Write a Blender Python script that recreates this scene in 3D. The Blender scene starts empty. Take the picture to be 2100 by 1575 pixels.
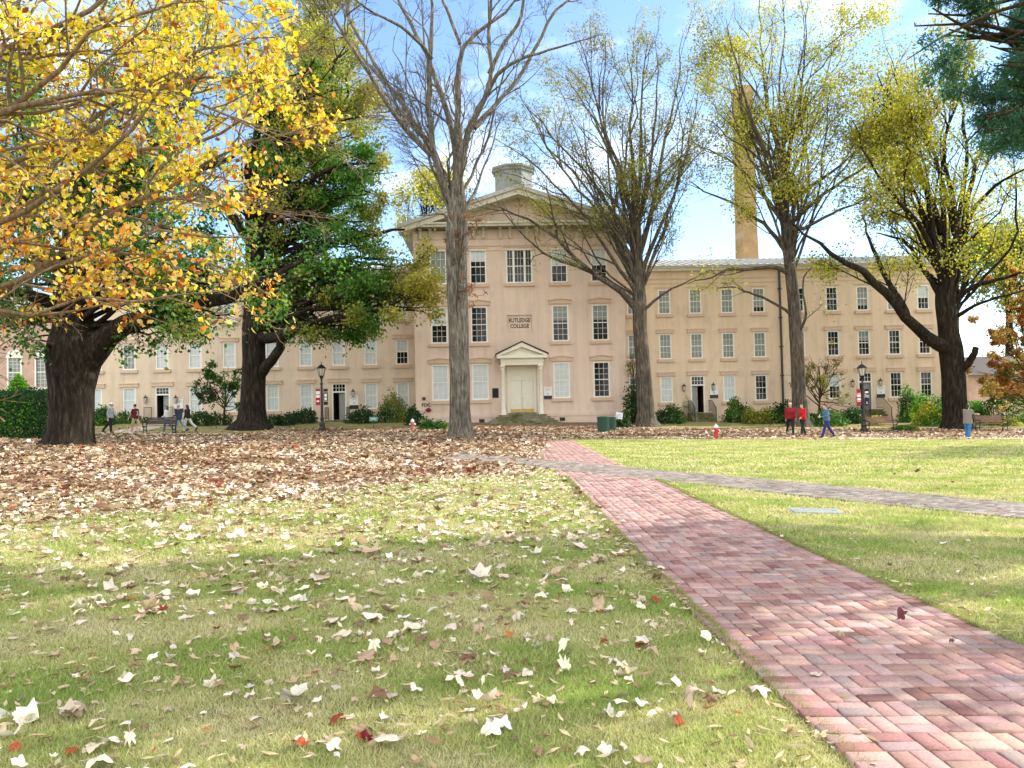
import bpy, math, random
import numpy as np
from mathutils import Vector, Matrix

rng = np.random.default_rng(11)
random.seed(5)
SC = bpy.context.scene
COL = SC.collection
A = np.array
rad = math.radians

# ------------------------------------------------------------------ camera frame
FPX, CX, CY = 1600.0, 1050.0, 787.5
HZ, ROLL = 832.0, rad(1.25)
PITCH = math.atan((HZ - CY) / FPX)
CAM = A([0.0, 0.0, 1.6])
_c, _s = math.cos(ROLL), math.sin(ROLL)
RGT = A([_c, 0, -_s]); _u1 = A([_s, 0, _c]); _f0 = A([0.0, 1.0, 0.0])
FWD = _f0 * math.cos(PITCH) + _u1 * math.sin(PITCH)
UPV = _u1 * math.cos(PITCH) - _f0 * math.sin(PITCH)
SLOPE = math.tan(ROLL)


def W(px, py, d):
    """point at depth d seen at photo position (px, py)"""
    return CAM + d * (FWD + RGT * ((px - CX) / FPX) - UPV * ((py - CY) / FPX))


def sstep(a, b, t):
    t = np.clip((t - a) / (b - a), 0, 1)
    return t * t * (3 - 2 * t)


def G(x, y):
    """ground height: the quad falls gently to one side and rises towards the building"""
    return -SLOPE * np.clip(x, -70, 70) + 0.42 * sstep(46, 57, y)


def gnd(px, py):
    lo, hi = 1.0, 120.0
    for _ in range(50):
        m = 0.5 * (lo + hi)
        p = W(px, py, m)
        if p[2] > G(p[0], p[1]): lo = m
        else: hi = m
    p = W(px, py, lo)
    p[2] = G(p[0], p[1])
    return p


def depth(p):
    return float(np.dot(A(p) - CAM, FWD))


# ------------------------------------------------------------------ materials
MATS = {}


class NT:
    def __init__(self, name):
        self.m = bpy.data.materials.new(name); self.m.use_nodes = True
        self.t = self.m.node_tree; self.t.nodes.clear()
        self.out = self.n('ShaderNodeOutputMaterial')
        MATS[name] = self.m

    def n(self, t, **kw):
        nd = self.t.nodes.new(t)
        for k, v in kw.items():
            if k.startswith('i_'):
                key = k[2:].replace('_', ' ')
                nd.inputs[key].default_value = v
            else: setattr(nd, k, v)
        return nd

    def l(self, a, b): self.t.links.new(a, b)

    def obj(self):
        return self.n('ShaderNodeTexCoord').outputs['Object']

    def noise(self, vec, scale, detail=4, rough=.6, sc=None):
        if sc is not None:
            mp = self.n('ShaderNodeMapping'); mp.inputs['Scale'].default_value = sc
            self.l(vec, mp.inputs['Vector']); vec = mp.outputs[0]
        nd = self.n('ShaderNodeTexNoise', i_Scale=scale, i_Detail=detail, i_Roughness=rough)
        self.l(vec, nd.inputs['Vector'])
        return nd.outputs['Fac']

    def ramp(self, fac, stops):
        r = self.n('ShaderNodeValToRGB')
        e = r.color_ramp.elements
        while len(e) < len(stops): e.new(.5)
        for q, (p, c) in zip(e, stops):
            q.position = p; q.color = (*c, 1) if len(c) == 3 else c
        self.l(fac, r.inputs[0])
        return r.outputs[0]

    def mix(self, fac, a, b, mode='MIX'):
        x = self.n('ShaderNodeMix', data_type='RGBA', blend_type=mode)
        for v, i in ((fac, 0), (a, 6), (b, 7)):
            if isinstance(v, (int, float)): x.inputs[i].default_value = v
            elif isinstance(v, tuple): x.inputs[i].default_value = (*v, 1)
            else: self.l(v, x.inputs[i])
        return x.outputs[2]

    def bump(self, h, strength=.3, dist=.02):
        b = self.n('ShaderNodeBump', i_Strength=strength, i_Distance=dist)
        self.l(h, b.inputs['Height'])
        return b.outputs[0]

    def bsdf(self, color, rough=.8, metal=0., normal=None, coat=0., spec=.5):
        b = self.n('ShaderNodeBsdfPrincipled', i_Metallic=metal)
        for v, k in ((color, 'Base Color'), (rough, 'Roughness')):
            if isinstance(v, tuple): b.inputs[k].default_value = (*v, 1)
            elif isinstance(v, (int, float)): b.inputs[k].default_value = v
            else: self.l(v, b.inputs[k])
        b.inputs['Coat Weight'].default_value = coat
        b.inputs['Coat Roughness'].default_value = .05
        b.inputs['Specular IOR Level'].default_value = spec
        if normal is not None: self.l(normal, b.inputs['Normal'])
        return b.outputs[0]

    def done(self, sh):
        self.l(sh, self.out.inputs['Surface'])
        return self.m


def m_plain(name, col, rough=.6, metal=0., var=.15, scale=6., bump=0., coat=0., spec=.5):
    t = NT(name); o = t.obj()
    f = t.noise(o, scale)
    d = tuple(max(0, c * (1 - var)) for c in col); b = tuple(min(1, c * (1 + var)) for c in col)
    c = t.ramp(f, [(.3, d), (.7, b)])
    nm = t.bump(t.noise(o, scale * 8), bump, .01) if bump else None
    return t.done(t.bsdf(c, rough, metal, nm, coat, spec))


def m_attr(name, rough=.6, trans=0., spec=.3, var=.0, tint=(1.25, 1.2, .8)):
    """surface coloured by the 'col' point attribute; trans = share of light let through"""
    t = NT(name)
    a = t.n('ShaderNodeAttribute', attribute_name='col').outputs['Color']
    if var:
        f = t.noise(t.obj(), 25, 3)
        a = t.mix(1.0, a, t.ramp(f, [(.25, (1 - var,) * 3), (.75, (1 + var,) * 3)]), 'MULTIPLY')
    sh = t.bsdf(a, rough, spec=spec)
    if trans:
        tr = t.n('ShaderNodeBsdfTranslucent')
        t.l(t.mix(1.0, a, tint, 'MULTIPLY'), tr.inputs['Color'])
        mx = t.n('ShaderNodeMixShader'); mx.inputs[0].default_value = trans
        t.l(sh, mx.inputs[1]); t.l(tr.outputs[0], mx.inputs[2]); sh = mx.outputs[0]
    return t.done(sh)


def m_bark(name, c0, c1, c2, scale=1., bump=1.):
    t = NT(name); o = t.obj()
    f = t.noise(o, 3.2 * scale, 6, .7, (3.5, 3.5, .55))
    g = t.noise(o, .9 * scale, 4, .6)
    c = t.ramp(f, [(.32, c0), (.52, c1), (.72, c2)])
    c = t.mix(1.0, c, t.ramp(g, [(.3, (.65, .65, .65)), (.7, (1.25, 1.25, 1.2))]), 'MULTIPLY')
    return t.done(t.bsdf(c, .95, normal=t.bump(f, bump, .06), spec=.15))


def m_stucco(name, base, warm):
    t = NT(name); o = t.obj()
    big = t.noise(o, .35, 5, .65)
    streak = t.noise(o, 1.0, 6, .7, (1.9, 1.9, .16))
    fine = t.noise(o, 30, 3)
    c = t.ramp(big, [(.3, base), (.7, warm)])
    c = t.mix(1.0, c, t.ramp(streak, [(.28, (.80, .79, .77)), (.45, (.97, .96, .95)), (.62, (1.04, 1.03, 1.03))]), 'MULTIPLY')
    c = t.mix(1.0, c, t.ramp(t.noise(o, .8, 3, .5, (1, 1, .7)), [(.40, (.93, .93, .95)), (.44, (1, 1, 1)), (.64, (1, 1, 1)), (.67, (1.05, 1.04, 1.02))]), 'MULTIPLY')
    # faint scored block lines in the render coat
    br = t.n('ShaderNodeTexBrick', i_Scale=1.0)
    br.inputs['Color1'].default_value = (1, 1, 1, 1); br.inputs['Color2'].default_value = (.965, .96, .955, 1)
    br.inputs['Mortar'].default_value = (.9, .9, .89, 1)
    br.inputs['Mortar Size'].default_value = .012; br.inputs['Mortar Smooth'].default_value = .5
    br.inputs['Brick Width'].default_value = 1.1; br.inputs['Row Height'].default_value = .42
    mp = t.n('ShaderNodeMapping'); mp.inputs['Rotation'].default_value = (rad(90), 0, 0)
    t.l(o, mp.inputs[0]); t.l(mp.outputs[0], br.inputs[0])
    c = t.mix(.55, c, t.mix(1.0, c, br.outputs[0], 'MULTIPLY'))
    return t.done(t.bsdf(c, .9, normal=t.bump(fine, .12, .01), spec=.2))


def m_brick(name, c1, c2, mortar, rot=(90, 0, 0), w=.22, h=.075):
    t = NT(name); o = t.obj()
    br = t.n('ShaderNodeTexBrick', i_Scale=1.0)
    br.inputs['Color1'].default_value = (*c1, 1); br.inputs['Color2'].default_value = (*c2, 1)
    br.inputs['Mortar'].default_value = (*mortar, 1)
    br.inputs['Mortar Size'].default_value = .008
    br.inputs['Brick Width'].default_value = w; br.inputs['Row Height'].default_value = h
    mp = t.n('ShaderNodeMapping'); mp.inputs['Rotation'].default_value = tuple(rad(a) for a in rot)
    t.l(o, mp.inputs[0]); t.l(mp.outputs[0], br.inputs[0])
    c = t.mix(1.0, br.outputs[0], t.ramp(t.noise(o, .5, 5), [(.3, (.75, .75, .75)), (.7, (1.2, 1.2, 1.2))]), 'MULTIPLY')
    return t.done(t.bsdf(c, .9, spec=.2))


m_stucco('stucco_pink', (.69, .55, .465), (.74, .60, .50))
m_stucco('stucco_peach', (.71, .57, .44), (.76, .61, .46))
m_stucco('stucco_tan', (.67, .555, .44), (.72, .60, .47))
m_plain('stucco_trim', (.62, .46, .35), .9, var=.08, bump=.1)
m_plain('white_paint', (.80, .79, .75), .5, var=.04, scale=3)
m_plain('cream_paint', (.76, .73, .62), .5, var=.05, scale=3)
m_plain('dark_glass', (.010, .013, .013), .08, var=.5, scale=.6, spec=.35)
m_plain('blind_cloth', (.56, .62, .63), .5, var=.14, scale=1.1, coat=.12)
m_plain('blind_grey', (.22, .26, .245), .5, var=.3, scale=.9, coat=.15)
m_plain('black_iron', (.012, .012, .014), .42, .0, var=.3, spec=.5)
m_plain('lamp_glass', (.62, .60, .52), .25, var=.1, spec=.5)
m_plain('cupola_paint', (.20, .22, .21), .7, var=.15, scale=1.5)
m_plain('metal_roof', (.43, .43, .41), .6, .0, var=.12, scale=.8)
m_plain('old_fascia', (.60, .57, .47), .7, var=.1, scale=2)
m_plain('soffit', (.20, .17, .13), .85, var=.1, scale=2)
m_plain('dark_slate', (.035, .025, .022), .7, var=.3)
m_plain('dark_interior', (.03, .018, .014), .8, var=.4, scale=2)
m_plain('door_grey', (.30, .31, .30), .5, var=.08)
m_plain('brass', (.42, .30, .10), .35, .9, var=.1)
m_plain('grille', (.06, .045, .035), .8)
m_plain('sign_white', (.78, .80, .80), .4, var=.02)
m_plain('sign_navy', (.012, .013, .035), .4)
m_plain('sign_grey', (.35, .36, .38), .5)
m_plain('red_paint', (.55, .012, .012), .35, var=.12, coat=.3)
m_plain('dark_red', (.20, .012, .018), .5)
m_plain('banner_red', (.36, .008, .02), .7, var=.1)
m_plain('banner_black', (.008, .008, .01), .7)
m_plain('green_metal', (.012, .07, .045), .45, var=.2)
m_plain('bench_wood', (.20, .11, .075), .7, var=.25, scale=12)
m_plain('bench_dark', (.035, .022, .024), .6, var=.3, scale=12)
m_plain('concrete', (.42, .42, .40), .85, var=.2, scale=5, bump=.2)
m_plain('cover_grey', (.24, .28, .31), .6, var=.2, scale=4)
m_brick('tower_brick', (.27, .165, .07), (.34, .22, .10), (.40, .33, .24))
m_brick('hall_brick', (.47, .29, .23), (.54, .36, .29), (.56, .50, .45))


def _steps():
    t = NT('mossy_stone'); o = t.obj()
    f = t.noise(o, 1.3, 5, .7)
    c = t.ramp(f, [(.38, (.07, .085, .02)), (.5, (.16, .15, .085)), (.66, (.27, .25, .19))])
    return t.done(t.bsdf(c, .95, normal=t.bump(t.noise(o, 18), .3, .02), spec=.15))


_steps()
m_bark('bark_grey', (.04, .036, .031), (.15, .135, .115), (.34, .315, .28))
m_bark('bark_oak', (.006, .005, .004), (.026, .021, .016), (.085, .072, .05), .8, 1.)
m_bark('bark_willow', (.03, .026, .022), (.105, .09, .073), (.24, .21, .175), .9, 1.)
m_bark('bark_maple', (.10, .065, .04), (.24, .17, .115), (.36, .29, .22), 2.5, .6)
m_bark('bark_brown', (.03, .02, .013), (.075, .05, .033), (.13, .10, .07), 1.5, .6)
m_attr('leaf', .5, .48)
m_attr('leaf_bright', .45, .52, tint=(1.25, 1.1, .6))
m_attr('leaf_dry', .75, .12, spec=.2, var=.22, tint=(1.1, 1, .9))
m_attr('grass_blade', .6, .35, spec=.25)
t_ = NT('paver'); o_ = t_.obj()
a_ = t_.n('ShaderNodeAttribute', attribute_name='col').outputs['Color']
a_ = t_.mix(1.0, a_, t_.ramp(t_.noise(o_, 60, 4, .7), [(.28, (.72, .72, .72)), (.5, (1, 1, 1)), (.75, (1.18, 1.18, 1.18))]), 'MULTIPLY')
a_ = t_.mix(1.0, a_, t_.ramp(t_.noise(o_, 1.3, 6, .7), [(.36, (.66, .66, .64)), (.52, (1, 1, 1)), (.7, (1.08, 1.08, 1.1))]), 'MULTIPLY')
t_.done(t_.bsdf(a_, .9, normal=t_.bump(t_.noise(o_, 45, 4), .35, .006), spec=.18))
m_attr('cloth', .9, spec=.1, var=.06)
m_attr('skin', .55, spec=.35)


# ------------------------------------------------------------------ object helpers
def tag(o, label=None, cat=None, group=None, kind=None):
    if label: o['label'] = label
    if cat: o['category'] = cat
    if group: o['group'] = group
    if kind: o['kind'] = kind
    return o


def link(name, me, mat=None, parent=None):
    o = bpy.data.objects.new(name, me); COL.objects.link(o)
    if mat is not None and me is not None and not me.materials:
        for m in (mat if isinstance(mat, (list, tuple)) else [mat]): me.materials.append(MATS[m])
    if parent is not None: o.parent = parent
    return o


def empty(name, loc=(0, 0, 0), rz=0., label=None, cat=None, group=None):
    o = bpy.data.objects.new(name, None); COL.objects.link(o)
    o.empty_display_size = .3
    o.location = tuple(float(v) for v in loc); o.rotation_euler = (0, 0, rz)
    return tag(o, label, cat, group)


def npmesh(name, V, polys, col=None, smooth=False):
    """V (n,3); polys = list of (m,k) index arrays"""
    me = bpy.data.meshes.new(name)
    V = np.ascontiguousarray(V, dtype=np.float32)
    me.vertices.add(len(V)); me.vertices.foreach_set('co', V.ravel())
    loops = np.concatenate([p.ravel() for p in polys]).astype(np.int32)
    tot = np.concatenate([np.full(len(p), p.shape[1]) for p in polys]).astype(np.int32)
    st = np.concatenate([[0], np.cumsum(tot)[:-1]]).astype(np.int32)
    me.loops.add(len(loops)); me.loops.foreach_set('vertex_index', loops)
    me.polygons.add(len(tot)); me.polygons.foreach_set('loop_start', st); me.polygons.foreach_set('loop_total', tot)
    if smooth: me.polygons.foreach_set('use_smooth', np.ones(len(tot), dtype=bool))
    if col is not None:
        at = me.attributes.new('col', 'FLOAT_COLOR', 'POINT')
        c = np.ones((len(V), 4), dtype=np.float32); c[:, :3] = col
        at.data.foreach_set('color', c.ravel())
    me.update(calc_edges=True)
    return me


class MB:
    """collects boxes, prisms, lathes and tubes into one mesh with several materials"""

    def __init__(self): self.v, self.f, self.m, self.cur = [], [], [], 0

    def mat(self, i): self.cur = i; return self

    def add(self, vs, fs):
        b = len(self.v); self.v += [tuple(map(float, p)) for p in vs]
        for f in fs: self.f.append(tuple(b + i for i in f)); self.m.append(self.cur)
        return self

    def box(self, x0, x1, y0, y1, z0, z1):
        return self.add([(x0, y0, z0), (x1, y0, z0), (x1, y1, z0), (x0, y1, z0), (x0, y0, z1), (x1, y0, z1), (x1, y1, z1), (x0, y1, z1)],
                        [(0, 3, 2, 1), (4, 5, 6, 7), (0, 1, 5, 4), (1, 2, 6, 5), (2, 3, 7, 6), (3, 0, 4, 7)])

    def quad(self, *p): return self.add(p, [tuple(range(len(p)))])

    def prism_y(self, poly, y0, y1):
        """poly in (x,z), extruded along y"""
        n = len(poly)
        vs = [(x, y0, z) for x, z in poly] + [(x, y1, z) for x, z in poly]
        fs = [tuple(range(n)), tuple(range(2 * n - 1, n - 1, -1))]
        fs += [(i, n + i, n + (i + 1) % n, (i + 1) % n) for i in range(n)]
        return self.add(vs, fs)

    def lathe(self, prof, n=16, c=(0, 0, 0), sq=None):
        vs, fs = [], []
        for r, z in prof:
            for k in range(n):
                a = 2 * math.pi * (k + .5) / n
                vs.append((c[0] + r * math.cos(a), c[1] + r * math.sin(a), c[2] + z))
        for i in range(len(prof) - 1):
            for k in range(n):
                k2 = (k + 1) % n
                fs.append((i * n + k, i * n + k2, (i + 1) * n + k2, (i + 1) * n + k))
        fs.append(tuple(range(n - 1, -1, -1))); fs.append(tuple((len(prof) - 1) * n + k for k in range(n)))
        return self.add(vs, fs)

    def tube(self, pts, r, n=8):
        pts = A(pts, dtype=float); R = np.broadcast_to(A(r, dtype=float), (len(pts),))
        V, F = tubes(pts[None], R[None], n)
        fs = [tuple(q) for q in F.tolist()] + [tuple(range(n - 1, -1, -1)), tuple((len(pts) - 1) * n + k for k in range(n))]
        return self.add(V.tolist(), fs)

    def build(self, name, mats, parent=None, smooth=False):
        me = bpy.data.meshes.new(name); me.from_pydata(self.v, [], self.f)
        for m in (mats if isinstance(mats, (list, tuple)) else [mats]): me.materials.append(MATS[m])
        me.polygons.foreach_set('material_index', self.m)
        if smooth:
            me.polygons.foreach_set('use_smooth', [True] * len(self.f))
            me.set_sharp_from_angle(angle=rad(40))
        me.update()
        return link(name, me, None, parent)


def tubes(P, R, sides, rough=0., lobes=0.):
    """P (N,p,3) centre lines, R (N,p) radii -> one vertex and quad array"""
    N, p, _ = P.shape
    T = np.gradient(P, axis=1); T /= np.linalg.norm(T, axis=2, keepdims=True) + 1e-9
    mean = np.abs(T.mean(axis=1)); ref = np.zeros((N, 3)); ref[np.arange(N), mean.argmin(axis=1)] = 1
    b1 = np.cross(T, ref[:, None, :]); b1 /= np.linalg.norm(b1, axis=2, keepdims=True) + 1e-9
    b2 = np.cross(T, b1)
    a = np.linspace(0, 2 * np.pi, sides, endpoint=False)
    rr = np.repeat(R[:, :, None], sides, 2)
    if rough:
        s = np.cumsum(np.linalg.norm(np.diff(P, axis=1, prepend=P[:, :1]), axis=2), axis=1)[:, :, None]
        rr = rr * (1 + rough * (np.sin(5 * a + s * .5) * .5 + np.sin(9 * a - 1.3 * s) * .35 + np.sin(3 * a + 2.1 * s) * .5 + .6 * np.sin(14 * a + .8 * s)))
    V = P[:, :, None, :] + rr[..., None] * (np.cos(a)[None, None, :, None] * b1[:, :, None, :] + np.sin(a)[None, None, :, None] * b2[:, :, None, :])
    i = np.arange(N)[:, None, None] * p * sides; j = np.arange(p - 1)[None, :, None] * sides; k = np.arange(sides)[None, None, :]
    k2 = (k + 1) % sides
    F = np.stack([i + j + k, i + j + k2, i + j + sides + k2, i + j + sides + k], -1).reshape(-1, 4)
    return V.reshape(-1, 3), F


def merge(parts):
    """parts: list of (V, F) quads -> one"""
    vs, fs, b = [], [], 0
    for V, F in parts:
        vs.append(V); fs.append(F + b); b += len(V)
    return np.concatenate(vs), np.concatenate(fs)


def unit(v): return v / (np.linalg.norm(v, axis=-1, keepdims=True) + 1e-9)


# leaf outlines (x across, y along, z out of plane); polygons listed per template
def lobed(n_l=5, depth_=.45, seed=0, fold=.18):
    r = np.random.default_rng(seed)
    pts = [(0, 0, 0)]
    angs = np.linspace(-2.35, 2.35, n_l * 2 + 1)
    for i, an in enumerate(angs):
        tip = i % 2 == 1
        rr = (1.0 if tip else 1 - depth_) * r.uniform(.85, 1.12) * (1 - .16 * abs(an))
        x, y = math.sin(an) * rr * .62, .42 + math.cos(an) * rr * .58
        pts.append((x, y, fold * (abs(x) * 1.3) ** 1.3 * r.uniform(.5, 1.6) + r.uniform(-.05, .07)))
    T = A(pts); T[0] = (0, .38, -.02)
    n = len(pts)
    F = A([(0, i, i + 1) for i in range(1, n - 1)] + [(0, n - 1, 1)])
    return T, F


DIAMOND = (A([(0, 0, 0), (.36, .45, .09), (0, 1, 0), (-.36, .45, .09)], dtype=float), A([(0, 1, 2), (0, 2, 3)]))
SLIM = (A([(0, 0, 0), (.13, .45, .04), (0, 1, .02), (-.13, .45, .04)], dtype=float), A([(0, 1, 2), (0, 2, 3)]))
OVAL = (A([(0, 0, 0), (.26, .25, .07), (.3, .6, .08), (0, 1, -.04), (-.3, .6, .08), (-.26, .25, .07), (0, .45, -.02)], dtype=float),
        A([(6, 0, 1), (6, 1, 2), (6, 2, 3), (6, 3, 4), (6, 4, 5), (6, 5, 0)]))


def leaves(pos, axis, nrm, size, col, tmpl):
    T, F = tmpl; N = len(pos); k = len(T)
    a = unit(axis); n = unit(nrm - (nrm * a).sum(1, keepdims=True) * a); b = np.cross(a, n)
    S = size[:, None, None]
    V = pos[:, None, :] + S * (T[None, :, 0:1] * b[:, None] + T[None, :, 1:2] * a[:, None] + T[None, :, 2:3] * n[:, None])
    Fi = (F[None] + (np.arange(N) * k)[:, None, None]).reshape(-1, F.shape[1])
    return V.reshape(-1, 3), Fi, np.repeat(col, k, 0)


def join_leaves(name, sets):
    vs, fs, cs, b = [], [], [], 0
    for V, F, C in sets:
        vs.append(V); fs.append(F + b); cs.append(C); b += len(V)
    return npmesh(name, np.concatenate(vs), [np.concatenate(fs)], np.concatenate(cs))


def clump(p, s, ph=0.):
    """soft 3-D pattern in 0..1 used to gather leaf colours into patches"""
    x, y, z = p[:, 0] * s, p[:, 1] * s, p[:, 2] * s
    v = np.sin(x * 1.7 + 1.3 * np.sin(z * 1.1 + ph)) + np.sin(z * 2.1 + ph + 1.2 * np.sin(y * 1.3)) + np.sin(y * 1.9 + x * .8 + ph * 2)
    return np.clip(.5 + v / 5, 0, 1)


def pick(pal, n, w=None, var=.18, r=None):
    r = r or rng
    pal = A(pal); idx = r.choice(len(pal), n, p=None if w is None else A(w) / np.sum(w))
    return np.clip(pal[idx] * r.uniform(1 - var, 1 + var, (n, 1)) * r.uniform(.94, 1.06, (n, 3)), 0, .95)


def text_mesh(s, size, extrude, align='CENTER', bold=.0):
    cu = bpy.data.curves.new('lettering', 'FONT'); cu.body = s; cu.size = size; cu.extrude = extrude
    cu.align_x = align; cu.offset = size * bold; cu.resolution_u = 3
    o = bpy.data.objects.new('lettering', cu); COL.objects.link(o)
    bpy.context.view_layer.update()
    me = bpy.data.meshes.new_from_object(o.evaluated_get(bpy.context.evaluated_depsgraph_get()))
    bpy.data.objects.remove(o); bpy.data.curves.remove(cu)
    return me
# ------------------------------------------------------------------ camera, world, sun
cam = bpy.data.cameras.new('camera'); co = bpy.data.objects.new('camera', cam); COL.objects.link(co)
cam.sensor_width = 36; cam.lens = 36 * FPX / 2100; cam.clip_end = 2000; cam.clip_start = .05
M = Matrix.Identity(4)
for i in range(3):
    M[i][0], M[i][1], M[i][2], M[i][3] = RGT[i], UPV[i], -FWD[i], CAM[i]
co.matrix_world = M
SC.camera = co

SUN_AZ, SUN_EL = rad(68), rad(33)     # azimuth from +y towards +x
w = bpy.data.worlds.new('World'); SC.world = w; w.use_nodes = True
nt = w.node_tree; nt.nodes.clear()
out = nt.nodes.new('ShaderNodeOutputWorld'); bg = nt.nodes.new('ShaderNodeBackground')
sky = nt.nodes.new('ShaderNodeTexSky'); sky.sky_type = 'NISHITA'; sky.sun_disc = False
sky.sun_elevation = SUN_EL; sky.sun_rotation = SUN_AZ; sky.dust_density = .25; sky.air_density = 1.1; sky.ozone_density = 2.5; sky.altitude = 1500
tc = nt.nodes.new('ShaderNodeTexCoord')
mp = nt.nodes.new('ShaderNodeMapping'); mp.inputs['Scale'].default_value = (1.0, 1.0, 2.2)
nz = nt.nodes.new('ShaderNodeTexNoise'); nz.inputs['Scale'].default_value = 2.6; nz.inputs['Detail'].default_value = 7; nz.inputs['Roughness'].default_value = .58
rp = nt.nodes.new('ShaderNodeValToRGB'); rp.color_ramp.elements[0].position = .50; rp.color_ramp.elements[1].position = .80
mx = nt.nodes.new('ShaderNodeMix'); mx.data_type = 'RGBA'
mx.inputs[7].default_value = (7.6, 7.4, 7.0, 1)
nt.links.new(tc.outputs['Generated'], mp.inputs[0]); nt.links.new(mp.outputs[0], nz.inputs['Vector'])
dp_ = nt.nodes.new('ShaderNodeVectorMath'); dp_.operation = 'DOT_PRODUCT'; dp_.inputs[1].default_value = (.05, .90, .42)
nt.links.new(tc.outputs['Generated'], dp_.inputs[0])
mr = nt.nodes.new('ShaderNodeMapRange'); mr.inputs[1].default_value = .15; mr.inputs[2].default_value = .92; mr.inputs[3].default_value = .26; mr.inputs[4].default_value = -.03  # unseen cloud cover added behind and overhead to light the shaded facade
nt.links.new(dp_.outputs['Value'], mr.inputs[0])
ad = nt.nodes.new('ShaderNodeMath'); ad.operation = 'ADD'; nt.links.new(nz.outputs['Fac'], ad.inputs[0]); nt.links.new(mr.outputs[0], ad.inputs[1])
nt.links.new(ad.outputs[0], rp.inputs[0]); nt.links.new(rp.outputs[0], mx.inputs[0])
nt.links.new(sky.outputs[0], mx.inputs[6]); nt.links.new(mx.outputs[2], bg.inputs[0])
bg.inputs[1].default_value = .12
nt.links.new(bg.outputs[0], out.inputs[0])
sl = bpy.data.lights.new('sun', 'SUN'); sl.energy = 2.7; sl.angle = rad(.55); sl.color = (1, .93, .80)
so = bpy.data.objects.new('sun', sl); COL.objects.link(so)
sd = Vector((math.cos(SUN_EL) * math.sin(SUN_AZ), math.cos(SUN_EL) * math.cos(SUN_AZ), math.sin(SUN_EL)))
so.rotation_euler = sd.to_track_quat('Z', 'Y').to_euler(); so.location = (40, 20, 60)
SUNV = A(sd)
vs = SC.view_settings; vs.view_transform = 'Standard'; vs.look = 'None'; vs.gamma = 1; vs.exposure = 1.52
SC.cycles.max_bounces = 6; SC.cycles.diffuse_bounces = 3; SC.cycles.glossy_bounces = 2; SC.cycles.transmission_bounces = 4
SC.cycles.caustics_reflective = False; SC.cycles.caustics_refractive = False

# ------------------------------------------------------------------ ground
def wob(x, y, s, ph=0.):
    return (np.sin(x * s + 1.7 * np.sin(y * s * .8 + ph)) + np.sin(y * s * 1.3 + ph * 2 + 1.1 * np.sin(x * s * .7))) * .5


def brown(x, y):
    """share of fallen-leaf and pine-straw cover on the ground"""
    yb = np.interp(x, [-14, -7.4, -3.3, .5, 1.6, 3.2, 50], [7.4, 8.8, 12.2, 18.2, 35.0, 37.5, 37.5])
    b = sstep(yb - 1.5, yb + np.interp(x, [-6, 2, 4], [6., 3., 1.2]), y + 1.1 * wob(x, y, .9) + .5 * wob(x, y, 2.9, 1.))
    strip = sstep(49.5, 50.5, y + .4 * wob(x, y, 1.3)) * (1 - sstep(-3.5, -2.5, x) * (1 - sstep(8.0, 9.0, x)))
    strip2 = sstep(1, 2, -x - 9) * sstep(43.6, 44.3, y) * (1 - sstep(-17, -16, x) * 0)
    strip2 = strip2 * (1 - sstep(-15.5, -13.5, x))
    return np.clip(b * (1 - .8 * np.clip(strip + strip2, 0, 1)), 0, 1)


xs = np.unique(np.concatenate([[-900, -400, -200, -120, -80], np.arange(-60, -14, .8), np.arange(-14, 14.01, .3), np.arange(14.8, 60, .8), [80, 120, 200, 400, 900]]))
ys = np.unique(np.concatenate([[-300, -100, -30, -10, -4], np.arange(0, 70, .4), [75, 80, 100, 150, 250, 500, 1200]]))
X, Y = np.meshgrid(xs, ys)
Zg = G(X, Y)
V = np.stack([X, Y, Zg], -1).reshape(-1, 3)
nx = len(xs); ii = (np.arange(len(ys) - 1)[:, None] * nx + np.arange(nx - 1)[None]).ravel()
F4 = np.stack([ii, ii + 1, ii + nx + 1, ii + nx], -1)
b = brown(X, Y).ravel()
col = np.stack([b, b, b], -1)
gm = npmesh('lawn', V, [F4], col, True)
t = NT('lawn'); o = t.obj()
at = t.n('ShaderNodeAttribute', attribute_name='col').outputs['Fac']
f1 = t.noise(o, 1.1, 6, .65); f2 = t.noise(o, 14, 5, .7); f3 = t.noise(o, 90, 2)
g1 = t.ramp(f1, [(.35, (.19, .19, .07)), (.5, (.26, .25, .10)), (.66, (.36, .33, .16))])
g1 = t.mix(1.0, g1, t.ramp(f2, [(.3, (.62, .62, .6)), (.7, (1.35, 1.35, 1.3))]), 'MULTIPLY')
b1 = t.ramp(f2, [(.3, (.10, .055, .035)), (.5, (.20, .125, .085)), (.7, (.34, .24, .17))])
c = t.mix(at, g1, b1)
c = t.mix(1.0, c, t.ramp(f3, [(.3, (.7, .7, .7)), (.7, (1.3, 1.3, 1.3))]), 'MULTIPLY')
t.done(t.bsdf(c, .95, normal=t.bump(f2, .5, .04), spec=.1))
tag(link('lawn', gm, 'lawn'), kind='structure')

# ------------------------------------------------------------------ paths
def path_x(y):                     # centre line of the red brick walk
    return np.interp(y, [0, 3.4, 5.5, 8, 12, 17, 21, 36], [2.55, 2.47, 2.37, 2.27, 2.19, 2.12, 1.85, 1.75])


HALF = .95
GP = A([(30, -6), (14, 5.9), (7.7, 11.7), (4.56, 16.3), (2.3, 19.3), (0, 22.4), (-3.1, 26), (-7.5, 31), (-13, 35.6), (-20, 39.3), (-30, 42.5), (-45, 45)], dtype=float)
seg = np.linalg.norm(np.diff(GP, axis=0), axis=1); sl_ = np.concatenate([[0], np.cumsum(seg)])


def gpath(s):
    return np.stack([np.interp(s, sl_, GP[:, 0]), np.interp(s, sl_, GP[:, 1])], -1)


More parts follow.
